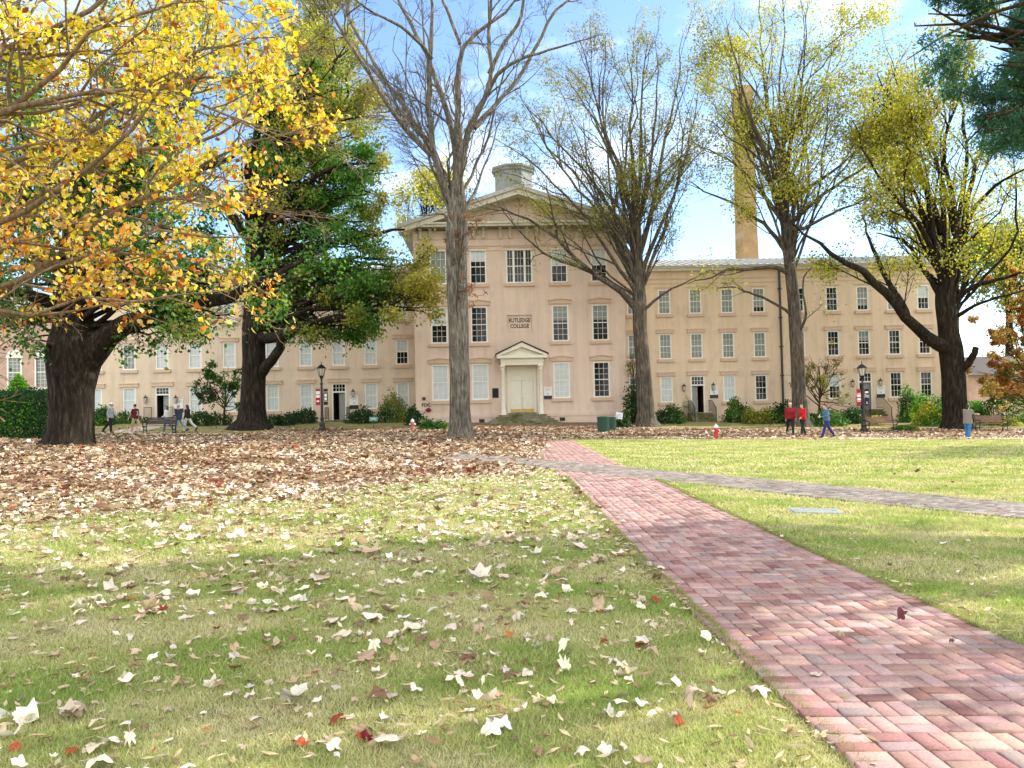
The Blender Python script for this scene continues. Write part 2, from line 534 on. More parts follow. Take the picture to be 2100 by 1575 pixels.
_ss = np.arange(0, sl_[-1], .25); _gc = gpath(_ss)
_k = np.ones(17) / 17
_gc = np.stack([np.convolve(np.pad(_gc[:, i], 8, mode='edge'), _k, 'valid') for i in range(2)], -1)


def dist_grey(x, y):
    x = np.asarray(x, float).ravel(); y = np.asarray(y, float).ravel()
    d = np.full(len(x), 1e9)
    for c_ in _gc[::2]: d = np.minimum(d, (x - c_[0]) ** 2 + (y - c_[1]) ** 2)
    return np.sqrt(d)


def on_path(x, y, m=0.):
    x = np.asarray(x, float); y = np.asarray(y, float)
    return ((np.abs(x - path_x(y)) < HALF + m) & (y < 36)) | (dist_grey(x, y).reshape(x.shape) < .85 + m)


def bricks(cent, ang, L, Wd, hgt, cols, zt, tilt):
    """bevelled brick tops: cent (n,2)"""
    n = len(cent); be = .006
    lx, ly = L / 2, Wd / 2
    base = []
    for (dx, z) in ((0, -.05), (0, -be), (be, 0.)):
        base.append((dx, z))
    c_, s_ = np.cos(ang), np.sin(ang)
    rings = []
    sx = A([-1, 1, 1, -1]); sy = A([-1, -1, 1, 1])
    for dx, z in base:
        px = sx[None] * (lx - dx)[:, None]; py = sy[None] * (ly - dx)[:, None]
        wx = cent[:, 0:1] + px * c_[:, None] - py * s_[:, None]; wy = cent[:, 1:2] + px * s_[:, None] + py * c_[:, None]
        wz = zt[:, None] + z + px * tilt[:, 0:1] + py * tilt[:, 1:2] - SLOPE * 0
        rings.append(np.stack([wx, wy, wz], -1))
    V = np.stack(rings, 1).reshape(n, 12, 3)
    F = []
    for r_ in range(2):
        for k in range(4): F.append((r_ * 4 + k, r_ * 4 + (k + 1) % 4, r_ * 4 + 4 + (k + 1) % 4, r_ * 4 + 4 + k))
    F.append((8, 9, 10, 11)); F = A(F)
    Fi = (F[None] + (np.arange(n) * 12)[:, None, None]).reshape(-1, 4)
    return V.reshape(-1, 3), Fi, np.repeat(cols, 12, 0)


def weave(s_len, width, B, pal, wts, centre, heading, jitter=1.):
    """basket weave: square cells of two bricks, headers along both edges"""
    gap = .008
    cents, angs, Ls, Ws = [], [], [], []
    nc = int(round((width - B) / B)); cell = B
    x0 = -nc * cell / 2
    for j in range(int(s_len / cell)):
        for i in range(nc):
            cx, cy = x0 + (i + .5) * cell, (j + .5) * cell
            hor = (i + j) % 2 == 0
            for q in (-1, 1):
                if hor: cents.append((cx, cy + q * cell / 4)); angs.append(0.)
                else: cents.append((cx + q * cell / 4, cy)); angs.append(math.pi / 2)
                Ls.append(cell - gap); Ws.append(cell / 2 - gap)
        for q in (-1, 1):
            for e in (-1, 1):
                cents.append((e * (nc * cell / 2 + cell / 2), (j + .5) * cell + q * cell / 4)); angs.append(0.)
                Ls.append(cell - gap); Ws.append(cell / 2 - gap)
    cents = A(cents); angs = A(angs); n = len(cents)
    cents = cents + rng.normal(0, .0016 * jitter, (n, 2)); angs = angs + rng.normal(0, .008 * jitter, n)
    C = centre(cents[:, 1]); h = heading(cents[:, 1])
    wx = C[:, 0] + cents[:, 0] * np.cos(h); wy = C[:, 1] + cents[:, 0] * np.sin(h)
    cols = pick(pal, n, wts, .12)
    zt = G(wx, wy) + .028 + rng.normal(0, .0022 * jitter, n) + .008 * wob(wx, wy, 1.4)
    return np.stack([wx, wy], -1), angs + h, A(Ls), A(Ws), cols, zt, rng.normal(0, .007 * jitter, (n, 2))


REDS = [(.38, .24, .215), (.41, .27, .245), (.35, .205, .185), (.44, .305, .28), (.31, .225, .22), (.42, .275, .235), (.285, .15, .135)]
cxy, ang, L_, W_, cols, zt, tl = weave(36, 1.9, .2, REDS, [4, 4, 3.4, 3.6, 1.6, 2.4, 2.0],
                                       lambda s: np.stack([path_x(s), s], -1), lambda s: np.zeros(len(s)) + .02)
keep = (cxy[:, 1] > .4) & (dist_grey(cxy[:, 0], cxy[:, 1]) > .98)
tl[:, 0] -= SLOPE
V, Fq, cc = bricks(cxy[keep], ang[keep], L_[keep], W_[keep], None, cols[keep], zt[keep], tl[keep])
tag(link('brick_path', npmesh('brick_path', V, [Fq], cc), 'paver'), kind='structure')

sg = np.concatenate([[0], np.cumsum(np.linalg.norm(np.diff(_gc, axis=0), axis=1))])
hd = np.unwrap(np.arctan2(np.gradient(_gc[:, 1]), np.gradient(_gc[:, 0])))
GREYS = [(.235, .205, .18), (.27, .24, .215), (.20, .175, .16), (.30, .265, .24), (.23, .175, .15)]
cxy, ang, L_, W_, cols, zt, tl = weave(sg[-1] - 1, 1.9, .2, GREYS, None,
                                       lambda s: np.stack([np.interp(s, sg, _gc[:, 0]), np.interp(s, sg, _gc[:, 1])], -1),
                                       lambda s: np.interp(s, sg, hd) - math.pi / 2)
V, Fq, cc = bricks(cxy, ang, L_, W_, None, cols, zt, tl)
tag(link('grey_path', npmesh('grey_path', V, [Fq], cc), 'paver'), kind='structure')

# sand bed that fills the joints of both walks
m_plain('joint_sand', (.045, .038, .026), .95, var=.5, scale=6)
mb = MB()
yy = np.arange(.4, 36.01, .5)
for a_, b_ in zip(yy[:-1], yy[1:]):
    q = []
    for (x_, y_) in ((path_x(a_) - HALF, a_), (path_x(a_) + HALF, a_), (path_x(b_) + HALF, b_), (path_x(b_) - HALF, b_)):
        q.append((x_, y_, G(x_, y_) + .012))
    mb.quad(*q)
for i in range(0, len(_gc) - 2, 2):
    q = []
    for k_, e_ in ((i, -1), (i, 1), (i + 2, 1), (i + 2, -1)):
        nx_, ny_ = -math.sin(hd[k_]), math.cos(hd[k_])
        x_, y_ = _gc[k_, 0] - e_ * nx_ * .95, _gc[k_, 1] - e_ * ny_ * .95
        q.append((x_, y_, G(x_, y_) + .016))
    mb.quad(*q)
tag(mb.build('path_bed', 'joint_sand'), kind='structure')

# trodden walk of pale grit along the front of the quad
m_plain('pale_grit', (.44, .36, .28), .95, var=.25, scale=9, bump=.4)
mb = MB()
xx = np.arange(-46, 60.1, 1.0)
for a_, b_ in zip(xx[:-1], xx[1:]):
    def yc(x_): return np.interp(x_, [-46, -20, -8, 2, 12, 60], [47, 45.0, 42.2, 41.0, 38.6, 37.6])
    hw = .75
    q = [(x_, yc(x_) + e_ + .12 * math.sin(x_ * 1.9 + e_), 0) for x_, e_ in ((a_, -hw), (b_, -hw), (b_, hw), (a_, hw))]
    mb.quad(*[(x_, y_, G(x_, y_) + .008) for x_, y_, _ in q])
tag(mb.build('grit_walk', 'pale_grit'), kind='structure')
# short spur leading to the far door
mb = MB()
p0, p1 = gnd(205, 890), gnd(330, 871)
for k_ in range(8):
    a_, b_ = p0 + (p1 - p0) * k_ / 8, p0 + (p1 - p0) * (k_ + 1) / 8
    d_ = unit(A([-(p1 - p0)[1], (p1 - p0)[0]])) * .9
    mb.quad(*[(x_, y_, G(x_, y_) + .014) for x_, y_ in (a_[:2] + d_, a_[:2] - d_, b_[:2] - d_, b_[:2] + d_)])
tag(mb.build('door_path', 'pale_grit'), kind='structure')
# ------------------------------------------------------------------ the college building
TH = rad(1.7)
ORG = A([.63, 56.0, .40])
DS = A([math.cos(TH), math.sin(TH), 0]); DN = A([-math.sin(TH), math.cos(TH), 0])
WO = 2.6                                     # the wings stand back from the middle block


def fpx(px, py, off=0.):
    v = FWD + RGT * ((px - CX) / FPX) - UPV * ((py - CY) / FPX)
    t_ = (off - np.dot(DN, CAM - ORG)) / np.dot(DN, v)
    p = CAM + t_ * v - ORG
    return float(np.dot(DS, p)), float(p[2])


def LW(s, y, z): return ORG + DS * s + DN * y + A([0, 0, z])


def gz(s, y):
    p = LW(s, y, 0); return float(G(p[0], p[1])) - ORG[2]


BLD = empty('college_building', ORG, TH, 'long peach stucco hall of three storeys with a pedimented middle block', 'building')


def wall_sheet(mb, s0, s1, z0, z1, y, ops, rev=.16):
    ss = sorted({s0, s1, *[v for o_ in ops for v in o_[:2]]}); zz = sorted({z0, z1, *[v for o_ in ops for v in o_[2:4]]})
    for a_, b_ in zip(ss[:-1], ss[1:]):
        for c_, d_ in zip(zz[:-1], zz[1:]):
            m_, n_ = (a_ + b_) / 2, (c_ + d_) / 2
            if any(o_[0] < m_ < o_[1] and o_[2] < n_ < o_[3] for o_ in ops): continue
            mb.quad((a_, y, c_), (b_, y, c_), (b_, y, d_), (a_, y, d_))
    for a_, b_, c_, d_ in ops:
        y2 = y + rev
        mb.quad((a_, y, c_), (a_, y, d_), (a_, y2, d_), (a_, y2, c_)); mb.quad((b_, y, c_), (b_, y2, c_), (b_, y2, d_), (b_, y, d_))
        mb.quad((a_, y, d_), (b_, y, d_), (b_, y2, d_), (a_, y2, d_)); mb.quad((a_, y, c_), (a_, y2, c_), (b_, y2, c_), (b_, y, c_))


WIN = {}


def window(s, y, z, w_, h_, pane, head, rows=2, triple=False):
    key = (round(w_, 3), round(h_, 3), pane, head, triple)
    if key in WIN:
        src = WIN[key]
        o_ = src.copy(); COL.objects.link(o_)
        for ch in src.children:
            c_ = ch.copy(); COL.objects.link(c_); c_.parent = o_
        o_.location = (s, y, z); return o_
    mb = MB(); hw = w_ / 2; ft = .10
    y0, y1 = .015, .11
    mb.box(-hw, -hw + ft, y0, y1, 0, h_); mb.box(hw - ft, hw, y0, y1, 0, h_)
    mb.box(-hw + ft, hw - ft, y0, y1, h_ - ft, h_); mb.box(-hw + ft, hw - ft, y0, y1, 0, ft * .9)
    i0, i1 = -hw + ft, hw - ft
    lights = [(i0, i1)]
    if triple:
        g_ = .15; a_ = (i1 - i0) * .22
        mb.box(i0 + a_, i0 + a_ + g_, y0 + .004, y1, ft * .9, h_ - ft); mb.box(i1 - a_ - g_, i1 - a_, y0 + .004, y1, ft * .9, h_ - ft)
        lights = [(i0, i0 + a_), (i0 + a_ + g_, i1 - a_ - g_), (i1 - a_, i1)]
    zb, zt_ = ft * .9, h_ - ft
    for (l0, l1) in lights:
        mb.box(l0, l1, y0 + .03, y1 - .004, (zb + zt_) / 2 - .03, (zb + zt_) / 2 + .03)
        nc = 3 if l1 - l0 > .5 else 2
        for k in range(1, nc):
            x_ = l0 + (l1 - l0) * k / nc
            mb.box(x_ - .011, x_ + .011, y0 + .05, y1 - .008, zb, zt_)
        for k in range(1, rows * 2):
            if k == rows: continue
            z_ = zb + (zt_ - zb) * k / (rows * 2)
            mb.box(l0, l1, y0 + .054, y1 - .01, z_ - .011, z_ + .011)
    o_ = mb.build('window', 'white_paint', BLD)
    kind, fr = {'full': ('blind_cloth', 1.), 'grey': ('blind_grey', 1.), 'dark': ('blind_grey', 0.), 'half': ('blind_cloth', .5),
                'most': ('blind_grey', .82), 'third': ('blind_cloth', .34), 'gthird': ('blind_grey', .42)}[pane]
    pm = MB(); zs = zt_ - (zt_ - zb) * fr; yp = y1 - .03
    if fr > 0: pm.mat(0).quad((i0, yp, zs), (i1, yp, zs), (i1, yp, zt_), (i0, yp, zt_))
    if fr < 1: pm.mat(1).quad((i0, yp, zb), (i1, yp, zb), (i1, yp, zs), (i0, yp, zs))
    pm.build('pane', [kind, 'dark_glass'], o_)
    sm = MB(); sm.box(-hw - .17, hw + .17, -.13, .0, -.24, -.02); sm.box(-hw - .14, hw + .14, -.10, .0, -.02, .0)
    sm.build('sill', 'stucco_trim', o_)
    if head == 'flat':
        lm = MB(); lm.box(-hw - .22, hw + .22, -.10, 0., h_ + .03, h_ + .27); lm.box(-hw - .24, hw + .24, -.13, 0., h_ + .272, h_ + .32)
        lm.build('lintel', 'stucco_trim', o_)
    elif head == 'gable':
        lm = MB(); e_ = hw + .2
        lm.prism_y([(-e_, h_ + .08), (e_, h_ + .08), (e_, h_ + .30), (0, h_ + .42), (-e_, h_ + .30)], -.10, 0.)
        lm.prism_y([(-e_ - .05, h_ + .302), (0, h_ + .422), (e_ + .05, h_ + .302), (e_ + .05, h_ + .37), (0, h_ + .50), (-e_ - .05, h_ + .37)], -.16, 0.)
        lm.build('lintel', 'stucco_trim', o_)
    else:
        lm = MB(); lm.box(-hw - .2, hw + .2, -.05, 0., h_ + .10, h_ + .16); lm.build('lintel', 'stucco_trim', o_)
    o_.location = (s, y, z); WIN[key] = o_
    return o_


RC = [1303, 1367, 1431, 1496, 1561, 1642, 1712, 1775, 1838, 1900]
LC = [826, 761, 695, 628, 559, 471, 401, 333, 265, 196]
avg = lambda *q: sum(q) / len(q)
fz = lambda off, *pts: avg(*[fpx(a_, b_, off)[1] for a_, b_ in pts])
ZG = fz(WO, (1367, 826), (628, 841)); Z2 = fz(WO, (1364, 737), (640, 751)); Z3 = fz(WO, (1362, 645), (1890, 634))
WWD = .95; HG, H2, H3 = 1.96, 1.93, 1.88
EAVE = fpx(1300, 556, WO - .4)[1]; RIDGE = fpx(1400, 533, WO + 6.5)[1]
s_r1 = fpx(1934, 780, WO)[0]; s_l1 = fpx(168, 800, WO)[0]
cL, cR = fpx(852, 780)[0], fpx(1285, 780)[0]
PR = {'R': ['grey grey dark', 'grey grey full', 'grey grey door', 'grey grey full', 'most grey dark', 'dark dark dark', 'dark dark half', 'most gthird door', 'grey dark dark', 'half gthird dark'],
      'L': ['full half full', 'full full full', 'full full door', 'full full full', 'full full full', 'full full full', 'full full full', 'full full door', 'full grey full', 'full full full']}
DOORS = []
for side, cols_, mat_ in (('R', RC, 'stucco_peach'), ('L', LC, 'stucco_tan')):
    ops = []
    for k, px in enumerate(cols_):
        s_ = fpx(px, 797, WO)[0]
        for (z_, h_, pk, fl) in ((Z3, H3, 0, 2), (Z2, H2, 1, 1), (ZG, HG, 2, 0)):
            p_ = PR[side][k].split()[pk]
            if p_ == 'door':
                zb = fpx(1431, 846, WO)[1] if px == 1431 else fpx(1775, 839, WO)[1] if px == 1775 else gz(s_, WO) + .12
                zt_ = ZG + HG + .02
                ops.append((s_ - .55, s_ + .55, zb, zt_)); DOORS.append((s_, zb, zt_, side, px))
            else:
                ops.append((s_ - WWD / 2, s_ + WWD / 2, z_, z_ + h_))
                window(s_, WO, z_, WWD, h_, p_, 'flat' if fl < 2 else 'thin')
    s0, s1 = (cR, s_r1) if side == 'R' else (s_l1, cL)
    mb = MB(); zt_ = EAVE
    wall_sheet(mb, s0, s1, -1.6, zt_, WO, ops)
    yb = WO + 13
    e_ = s1 if side == 'R' else s0
    mb.quad((e_, WO, -1.6), (e_, yb, -1.6), (e_, yb, zt_), (e_, WO + 6.5, RIDGE - .1), (e_, WO, zt_))
    mb.quad((s0, yb, -1.6), (s1, yb, -1.6), (s1, yb, zt_), (s0, yb, zt_))
    mb.build('wall', mat_, BLD)
    # frieze lines, cornice and standing-seam roof
    tm = MB(); tm.box(s0, s1, WO - .035, WO - .001, EAVE - .95, EAVE - .90); tm.box(s0, s1, WO - .05, WO - .001, EAVE - .62, EAVE - .55)
    tm.build('string_course', 'stucco_trim', BLD)
    cm = MB(); cm.box(s0, s1 + (.3 if side == 'R' else 0), WO - .38, WO, EAVE - .02, EAVE + .2); cm.box(s0, s1 + (.3 if side == 'R' else 0), WO - .5, WO - .1, EAVE + .202, EAVE + .34)
    cm.build('cornice', 'old_fascia', BLD)
    rm = MB(); o0, o1 = (s0 - .0, s1 + .4) if side == 'R' else (s0 - .4, s1)
    ze, y0, yr = EAVE + .35, WO - .55, WO + 6.5
    rm.quad((o0, y0, ze), (o1, y0, ze), (o1, yr, RIDGE), (o0, yr, RIDGE)); rm.quad((o0, yr, RIDGE), (o1, yr, RIDGE), (o1, yb + .5, ze), (o0, yb + .5, ze))
    rm.quad((o0, y0, ze - .05), (o1, y0, ze - .05), (o1, y0, ze), (o0, y0, ze))
    n_ = int((o1 - o0) / .55)
    for k in range(n_ + 1):
        x_ = o0 + (o1 - o0) * k / n_
        rm.add([(x_ - .02, y0, ze), (x_ + .02, y0, ze), (x_ + .02, yr, RIDGE), (x_ - .02, yr, RIDGE), (x_ - .02, y0, ze + .06), (x_ + .02, y0, ze + .06), (x_ + .02, yr, RIDGE + .06), (x_ - .02, yr, RIDGE + .06)],
               [(4, 5, 6, 7), (0, 1, 5, 4), (0, 4, 7, 3), (1, 2, 6, 5)])
    rm.build('roof', 'metal_roof', BLD)

# side doors, half open
for (s_, zb, zt_, side, px) in DOORS:
    h_ = zt_ - zb; leaf = 2.02 if side == 'R' else h_ * .74
    mb = MB(); y0 = WO + .02; y1 = WO + .13
    mb.box(-.55, -.44, y0 - WO, y1 - WO, 0, h_); mb.box(.44, .55, y0 - WO, y1 - WO, 0, h_)
    mb.box(-.44, .44, y0 - WO, y1 - WO, h_ - .1, h_); mb.box(-.44, .44, y0 - WO, y1 - WO, leaf, leaf + .11)
    dr = mb.build('door', 'white_paint', BLD); dr.location = (s_, WO, zb)
    tm = MB(); tm.mat(0).quad((-.44, .1, leaf + .11), (.44, .1, leaf + .11), (.44, .1, h_ - .1), (-.44, .1, h_ - .1)); tm.mat(1)
    for k in range(1, 4): tm.box(-.44 + .22 * k - .014, -.44 + .22 * k + .014, .06, .09, leaf + .11, h_ - .1)
    zm = (leaf + .11 + h_ - .1) / 2; tm.box(-.44, .44, .064, .094, zm - .014, zm + .014)
    tm.build('transom', ['dark_glass', 'white_paint'], dr)
    im = MB()
    im.quad((-.44, 1.6, 0), (.44, 1.6, 0), (.44, 1.6, leaf), (-.44, 1.6, leaf)); im.quad((-.44, .13, 0), (-.44, 1.6, 0), (-.44, 1.6, leaf), (-.44, .13, leaf))
    im.quad((.44, .13, 0), (.44, 1.6, 0), (.44, 1.6, leaf), (.44, .13, leaf)); im.quad((-.44, .13, 0), (.44, .13, 0), (.44, 1.6, 0), (-.44, 1.6, 0)); im.quad((-.44, .13, leaf), (.44, .13, leaf), (.44, 1.6, leaf), (-.44, 1.6, leaf))
    im.build('vestibule', 'dark_interior', dr)
    sg_ = -1 if px == 1431 else 1
    lm = MB(); lm.mat(0).box(0, .5, 0, .045, .02, leaf - .02)
    for z_ in (.25, 1.1): lm.box(.09, .41, -.012, .0, z_, z_ + .65)
    lm.mat(1).box(.42, .45, -.06, .0, 1.0, 1.12)
    lf = lm.build('door_leaf', ['door_grey', 'brass'], dr); lf.location = (sg_ * .43, .2, 0); lf.rotation_euler = (0, 0, rad(180 - 14) if sg_ > 0 else rad(14))
    if sg_ > 0: lf.scale = (1, -1, 1)
    hm = MB(); hm.box(-.8, .8, -.10, 0., h_ + .04, h_ + .30); hm.box(-.83, .83, -.13, 0., h_ + .302, h_ + .35); hm.build('lintel', 'stucco_trim', dr)
    # steps and iron hand rails
    g0 = gz(s_, WO - 2.0); n_ = max(1, int(round((zb - g0) / .17))); r_ = (zb - g0) / n_
    st = MB(); ys = -.95
    st.box(-.85, .85, -.95, -.004, -1.2, -.012)
    for k in range(1, n_): st.box(-.85, .85, -.95 - .3 * k, -.95 - .3 * (k - 1), -1.4, -r_ * k)
    so_ = st.build('steps', 'mossy_stone', BLD); so_.location = (s_, WO, zb)
    for e_ in (-1, 1):
        rl = MB(); x_ = e_ * .78
        if side == 'R':
            yb_ = -.95 - .3 * (n_ - 1)
            rl.tube([(x_, -.05, .9), (x_, -.95, .9), (x_, yb_ - .1, .9 - r_ * n_ + .15)], .022, 6)
            rl.tube([(x_, -.05, .08), (x_, -.95, .08), (x_, yb_ - .1, .08 - r_ * n_ + .15)], .014, 6)
            nb = 16
            for k in range(nb + 1):
                y_ = -.05 + (yb_ - .05) * k / nb
                zz_ = .9 if y_ > -.95 else .9 - (r_ * n_ - .15) * (-.95 - y_) / (-.95 - yb_ + .1)
                rl.tube([(x_, y_, zz_ - .82), (x_, y_, zz_)], .010, 5)
            rl.tube([(x_, yb_ - .1, -r_ * n_), (x_, yb_ - .1, 1.05 - r_ * n_ + .02)], .03, 6)
            if e_ < 0 or True:
                pass
        else:
            for yy_ in (-.06, -1.35): rl.tube([(x_, yy_, -.1), (x_, yy_, .95)], .018, 6)
            rl.tube([(x_, -.05, .95), (x_, -1.36, .95)], .02, 6); rl.tube([(x_, -.05, .1), (x_, -1.36, .1)], .012, 6)
            for k in range(1, 10): rl.tube([(x_, -.06 - .129 * k, .1), (x_, -.06 - .129 * k, .95)], .008, 5)
        rl.build('railing', 'black_iron', so_)

# middle block
CC = [903, 985, 1152, 1234]
s_ax = fpx(1070, 790)[0]
zc = {0: fz(0, (985, 819), (1152, 817), (1234, 815)), 1: fz(0, (984, 703), (1231, 698)), 2: fz(0, (982, 581), (1146, 580))}
hc = {0: 2.58, 1: 2.62, 2: 2.48}
zcor = fpx(1066, 468, -.5)[1]
PC = ['grey half full', 'third dark full', 'half gthird full', 'half gthird dark']
ops = []
for k, px in enumerate(CC):
    s_ = fpx(px, 780)[0]
    for fl in (2, 1, 0):
        ops.append((s_ - .6, s_ + .6, zc[fl], zc[fl] + hc[fl]))
        window(s_, 0., zc[fl], 1.2, hc[fl], PC[k].split()[2 - fl], 'gable' if fl < 2 else 'thin', rows=2 if fl == 2 else 3)
ops.append((s_ax - .95, s_ax + .95, zc[2], zc[2] + hc[2])); window(s_ax, 0., zc[2], 1.9, hc[2], 'dark', 'thin', 2, True)
a_, b_ = fpx(1040, 662)[0], fpx(1091, 662)[0]; zp0, zp1 = fpx(1066, 680)[1], fpx(1066, 646)[1]
ops.append((a_, b_, zp0, zp1))
dz0 = fpx(1070, 846)[1]; dz1 = fpx(1070, 751)[1]
ops.append((s_ax - 1.02, s_ax + 1.02, dz0, dz1))
half = (cR - cL) / 2; mid = (cL + cR) / 2
apex = fpx(1065, 378, -1.)[1]
pit = .317; zr = lambda s_: apex - pit * abs(s_ - mid)
mb = MB(); wall_sheet(mb, cL, cR, -1.6, zcor, 0., ops, .12)
mb.quad((cL, .25, zcor), (cR, .25, zcor), (cR, .25, zr(cR) - .3), (mid, .25, apex - .3), (cL, .25, zr(cL) - .3))
for e_ in (cL, cR): mb.quad((e_, 0, -1.6), (e_, 16, -1.6), (e_, 16, zr(cR) - .3), (e_, 0, zr(cR) - .3))
mb.quad((cL, 16, -1.6), (cR, 16, -1.6), (cR, 16, zr(cR) - .3), (mid, 16, apex - .3), (cL, 16, zr(cL) - .3))
mb.quad((a_, .12, zp0), (b_, .12, zp0), (b_, .12, zp1), (a_, .12, zp1))
mb.build('wall', 'stucco_pink', BLD)
tm = MB()
tm.box(cL, cR, -.03, -.001, zcor - .66, zcor - .60); tm.box(cL, cR, -.05, -.001, zcor - 1.16, zcor - 1.10); tm.box(cL, cR, -.03, -.001, zcor - 1.50, zcor - 1.46)
tm.build('string_course', 'stucco_trim', BLD)
zpl = fz(0, (985, 857), (1234, 851))
pm = MB(); pm.box(cL - .09, cR + .09, -.09, -.002, -1.6, zpl); pm.box(cL - .13, cR + .13, -.13, -.002, zpl + .002, zpl + .2); pm.box(cL - .10, cR + .10, -.10, -.002, zpl + .202, zpl + .3)
pm.build('plinth', 'stucco_pink', BLD)
for px_ in (988, 1153):
    g_ = MB(); s_ = fpx(px_, 856)[0]; g_.box(-.19, .19, 0., .02, -.12, .12)
    for k in range(5): g_.box(-.19, .19, -.02, 0., -.11 + .05 * k, -.09 + .05 * k)
    o_ = g_.build('vent_grille', 'grille', BLD); o_.location = (s_, -.112, zpl - .22)
cm = MB(); ov = .85
cm.mat(0).box(cL - ov, cR + ov, -ov, -.002, zcor + .12, zcor + .30)
cm.box(cL - ov - .1, cR + ov + .1, -ov - .1, -ov + .02, zcor + .302, zcor + .42)
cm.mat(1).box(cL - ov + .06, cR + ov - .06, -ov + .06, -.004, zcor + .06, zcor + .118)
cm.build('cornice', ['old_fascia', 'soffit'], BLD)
nb = 8
for k in range(nb):
    for q in (-.35, .35):
        s_ = cL + .9 + (cR - cL - 1.8) * k / (nb - 1) + q
        bm_ = MB(); bm_.prism_y([(-.09, 0), (.09, 0), (.09, -.5), (.05, -.62), (-.05, -.62), (-.09, -.5)], -.22, 0.); bm_.box(-.10, .10, -.6, -.002, .002, .058)
        o_ = bm_.build('bracket', 'old_fascia', BLD); o_.location = (s_, -.003, zcor)
# pedimented roof
rm = MB(); ex = half + ov + .1; yf, yb = -1.05, 17.
for e_ in (-1, 1):
    q = [(mid, apex), (mid + e_ * ex, apex - pit * ex), (mid + e_ * ex, apex - pit * ex - .28), (mid, apex - .28)]
    rm.mat(0).prism_y(q if e_ < 0 else q[::-1], yf + .001 * e_, yb)
    for k in range(0, int(ex / .55)):
        x_ = mid + e_ * (.3 + .55 * k); z_ = apex - pit * abs(x_ - mid)
rf = rm.build('roof', 'metal_roof', BLD)
rk = MB()
for e_ in (-1, 1):
    q = [(mid, apex - .284), (mid + e_ * ex, apex - pit * ex - .284), (mid + e_ * (ex - .02), apex - pit * ex - .62), (mid, apex - .66)]
    rk.prism_y(q if e_ < 0 else q[::-1], yf + .12 + .001 * e_, .26)
rk.build('raking_cornice', 'old_fascia', BLD)
ch = MB(); sx, zx = fpx(1250, 432, 5.)
ch.box(sx - .42, sx + .42, 5., 5.9, zr(sx) - .4, zx + .3); ch.box(sx - .48, sx + .48, 4.94, 5.96, zx + .302, zx + .42)
ch.build('chimney', 'stucco_pink', rf)
cu = MB(); sc_, zt_ = fpx(1052, 347, 8.); zb_ = apex - .6
r0 = 1.62
cu.lathe([(r0, zb_), (r0, zt_ - .45), (r0 + .14, zt_ - .42), (r0 + .14, zt_ - .25), (r0 + .26, zt_ - .2), (r0 + .26, zt_ - .05), (r0 * .6, zt_ + .12), (.05, zt_ + .2)], 8, (sc_, 8., 0))
cu.build('cupola', 'cupola_paint', BLD)
# carved name panel
np_ = MB(); np_.box(a_ + .04, b_ - .04, .09, .12, zp0 + .04, zp1 - .04)
npo = np_.build('name_panel', 'stucco_pink', BLD)
m_plain('letter_paint', (.045, .03, .024), .7)
for txt, dz in (('RUTLEDGE', .63), ('COLLEGE', .28)):
    o_ = link('lettering', text_mesh(txt, .40, .012, bold=.018), 'letter_paint', npo)
    o_.location = ((a_ + b_) / 2, .085, zp0 + (zp1 - zp0) * dz - .06); o_.rotation_euler = (rad(90), 0, 0)
    o_.scale = (.80, 1., 1)
# front door with its panelled overdoor
mb = MB(); hD = dz1 - dz0
mb.box(-1.02, -.86, .01, .10, 0, hD); mb.box(.86, 1.02, .01, .10, 0, hD); mb.box(-.86, .86, .01, .10, hD - .12, hD); zt_ = hD * .70
mb.box(-.86, .86, .012, .10, zt_, zt_ + .1)
fd = mb.build('front_door', 'cream_paint', BLD); fd.location = (s_ax, 0, dz0)
om = MB(); om.box(-.86, .86, .06, .1, zt_ + .1, hD - .12)
for x_ in (-.72, .08): om.box(x_, x_ + .64, .04, .06, zt_ + .2, hD - .2); om.box(x_ + .1, x_ + .54, .03, .04, zt_ + .27, hD - .27)
om.build('overdoor_panel', 'cream_paint', fd)
for e_ in (-1, 1):
    lm = MB(); lm.mat(0).box(-.42, .42, .05, .1, .02, zt_ - .01)
    for x0_, x1_, z0_, z1_ in ((-.34, -.04, .45, .95), (.04, .34, .45, .95), (-.34, -.04, 1.08, zt_ - .15), (.04, .34, 1.08, zt_ - .15)):
        lm.box(x0_, x1_, .032, .05, z0_, z1_); lm.box(x0_ + .05, x1_ - .05, .022, .032, z0_ + .06, z1_ - .06)
    lm.mat(1).box(-.40, .40, .035, .049, .04, .26); lm.lathe([(.0, 0), (.03, .005), (.03, .03), (.01, .035)], 8, (-e_ * .35, .02, 1.0))
    o_ = lm.build('door_leaf', ['cream_paint', 'brass'], fd); o_.location = (e_ * .43, 0, 0)
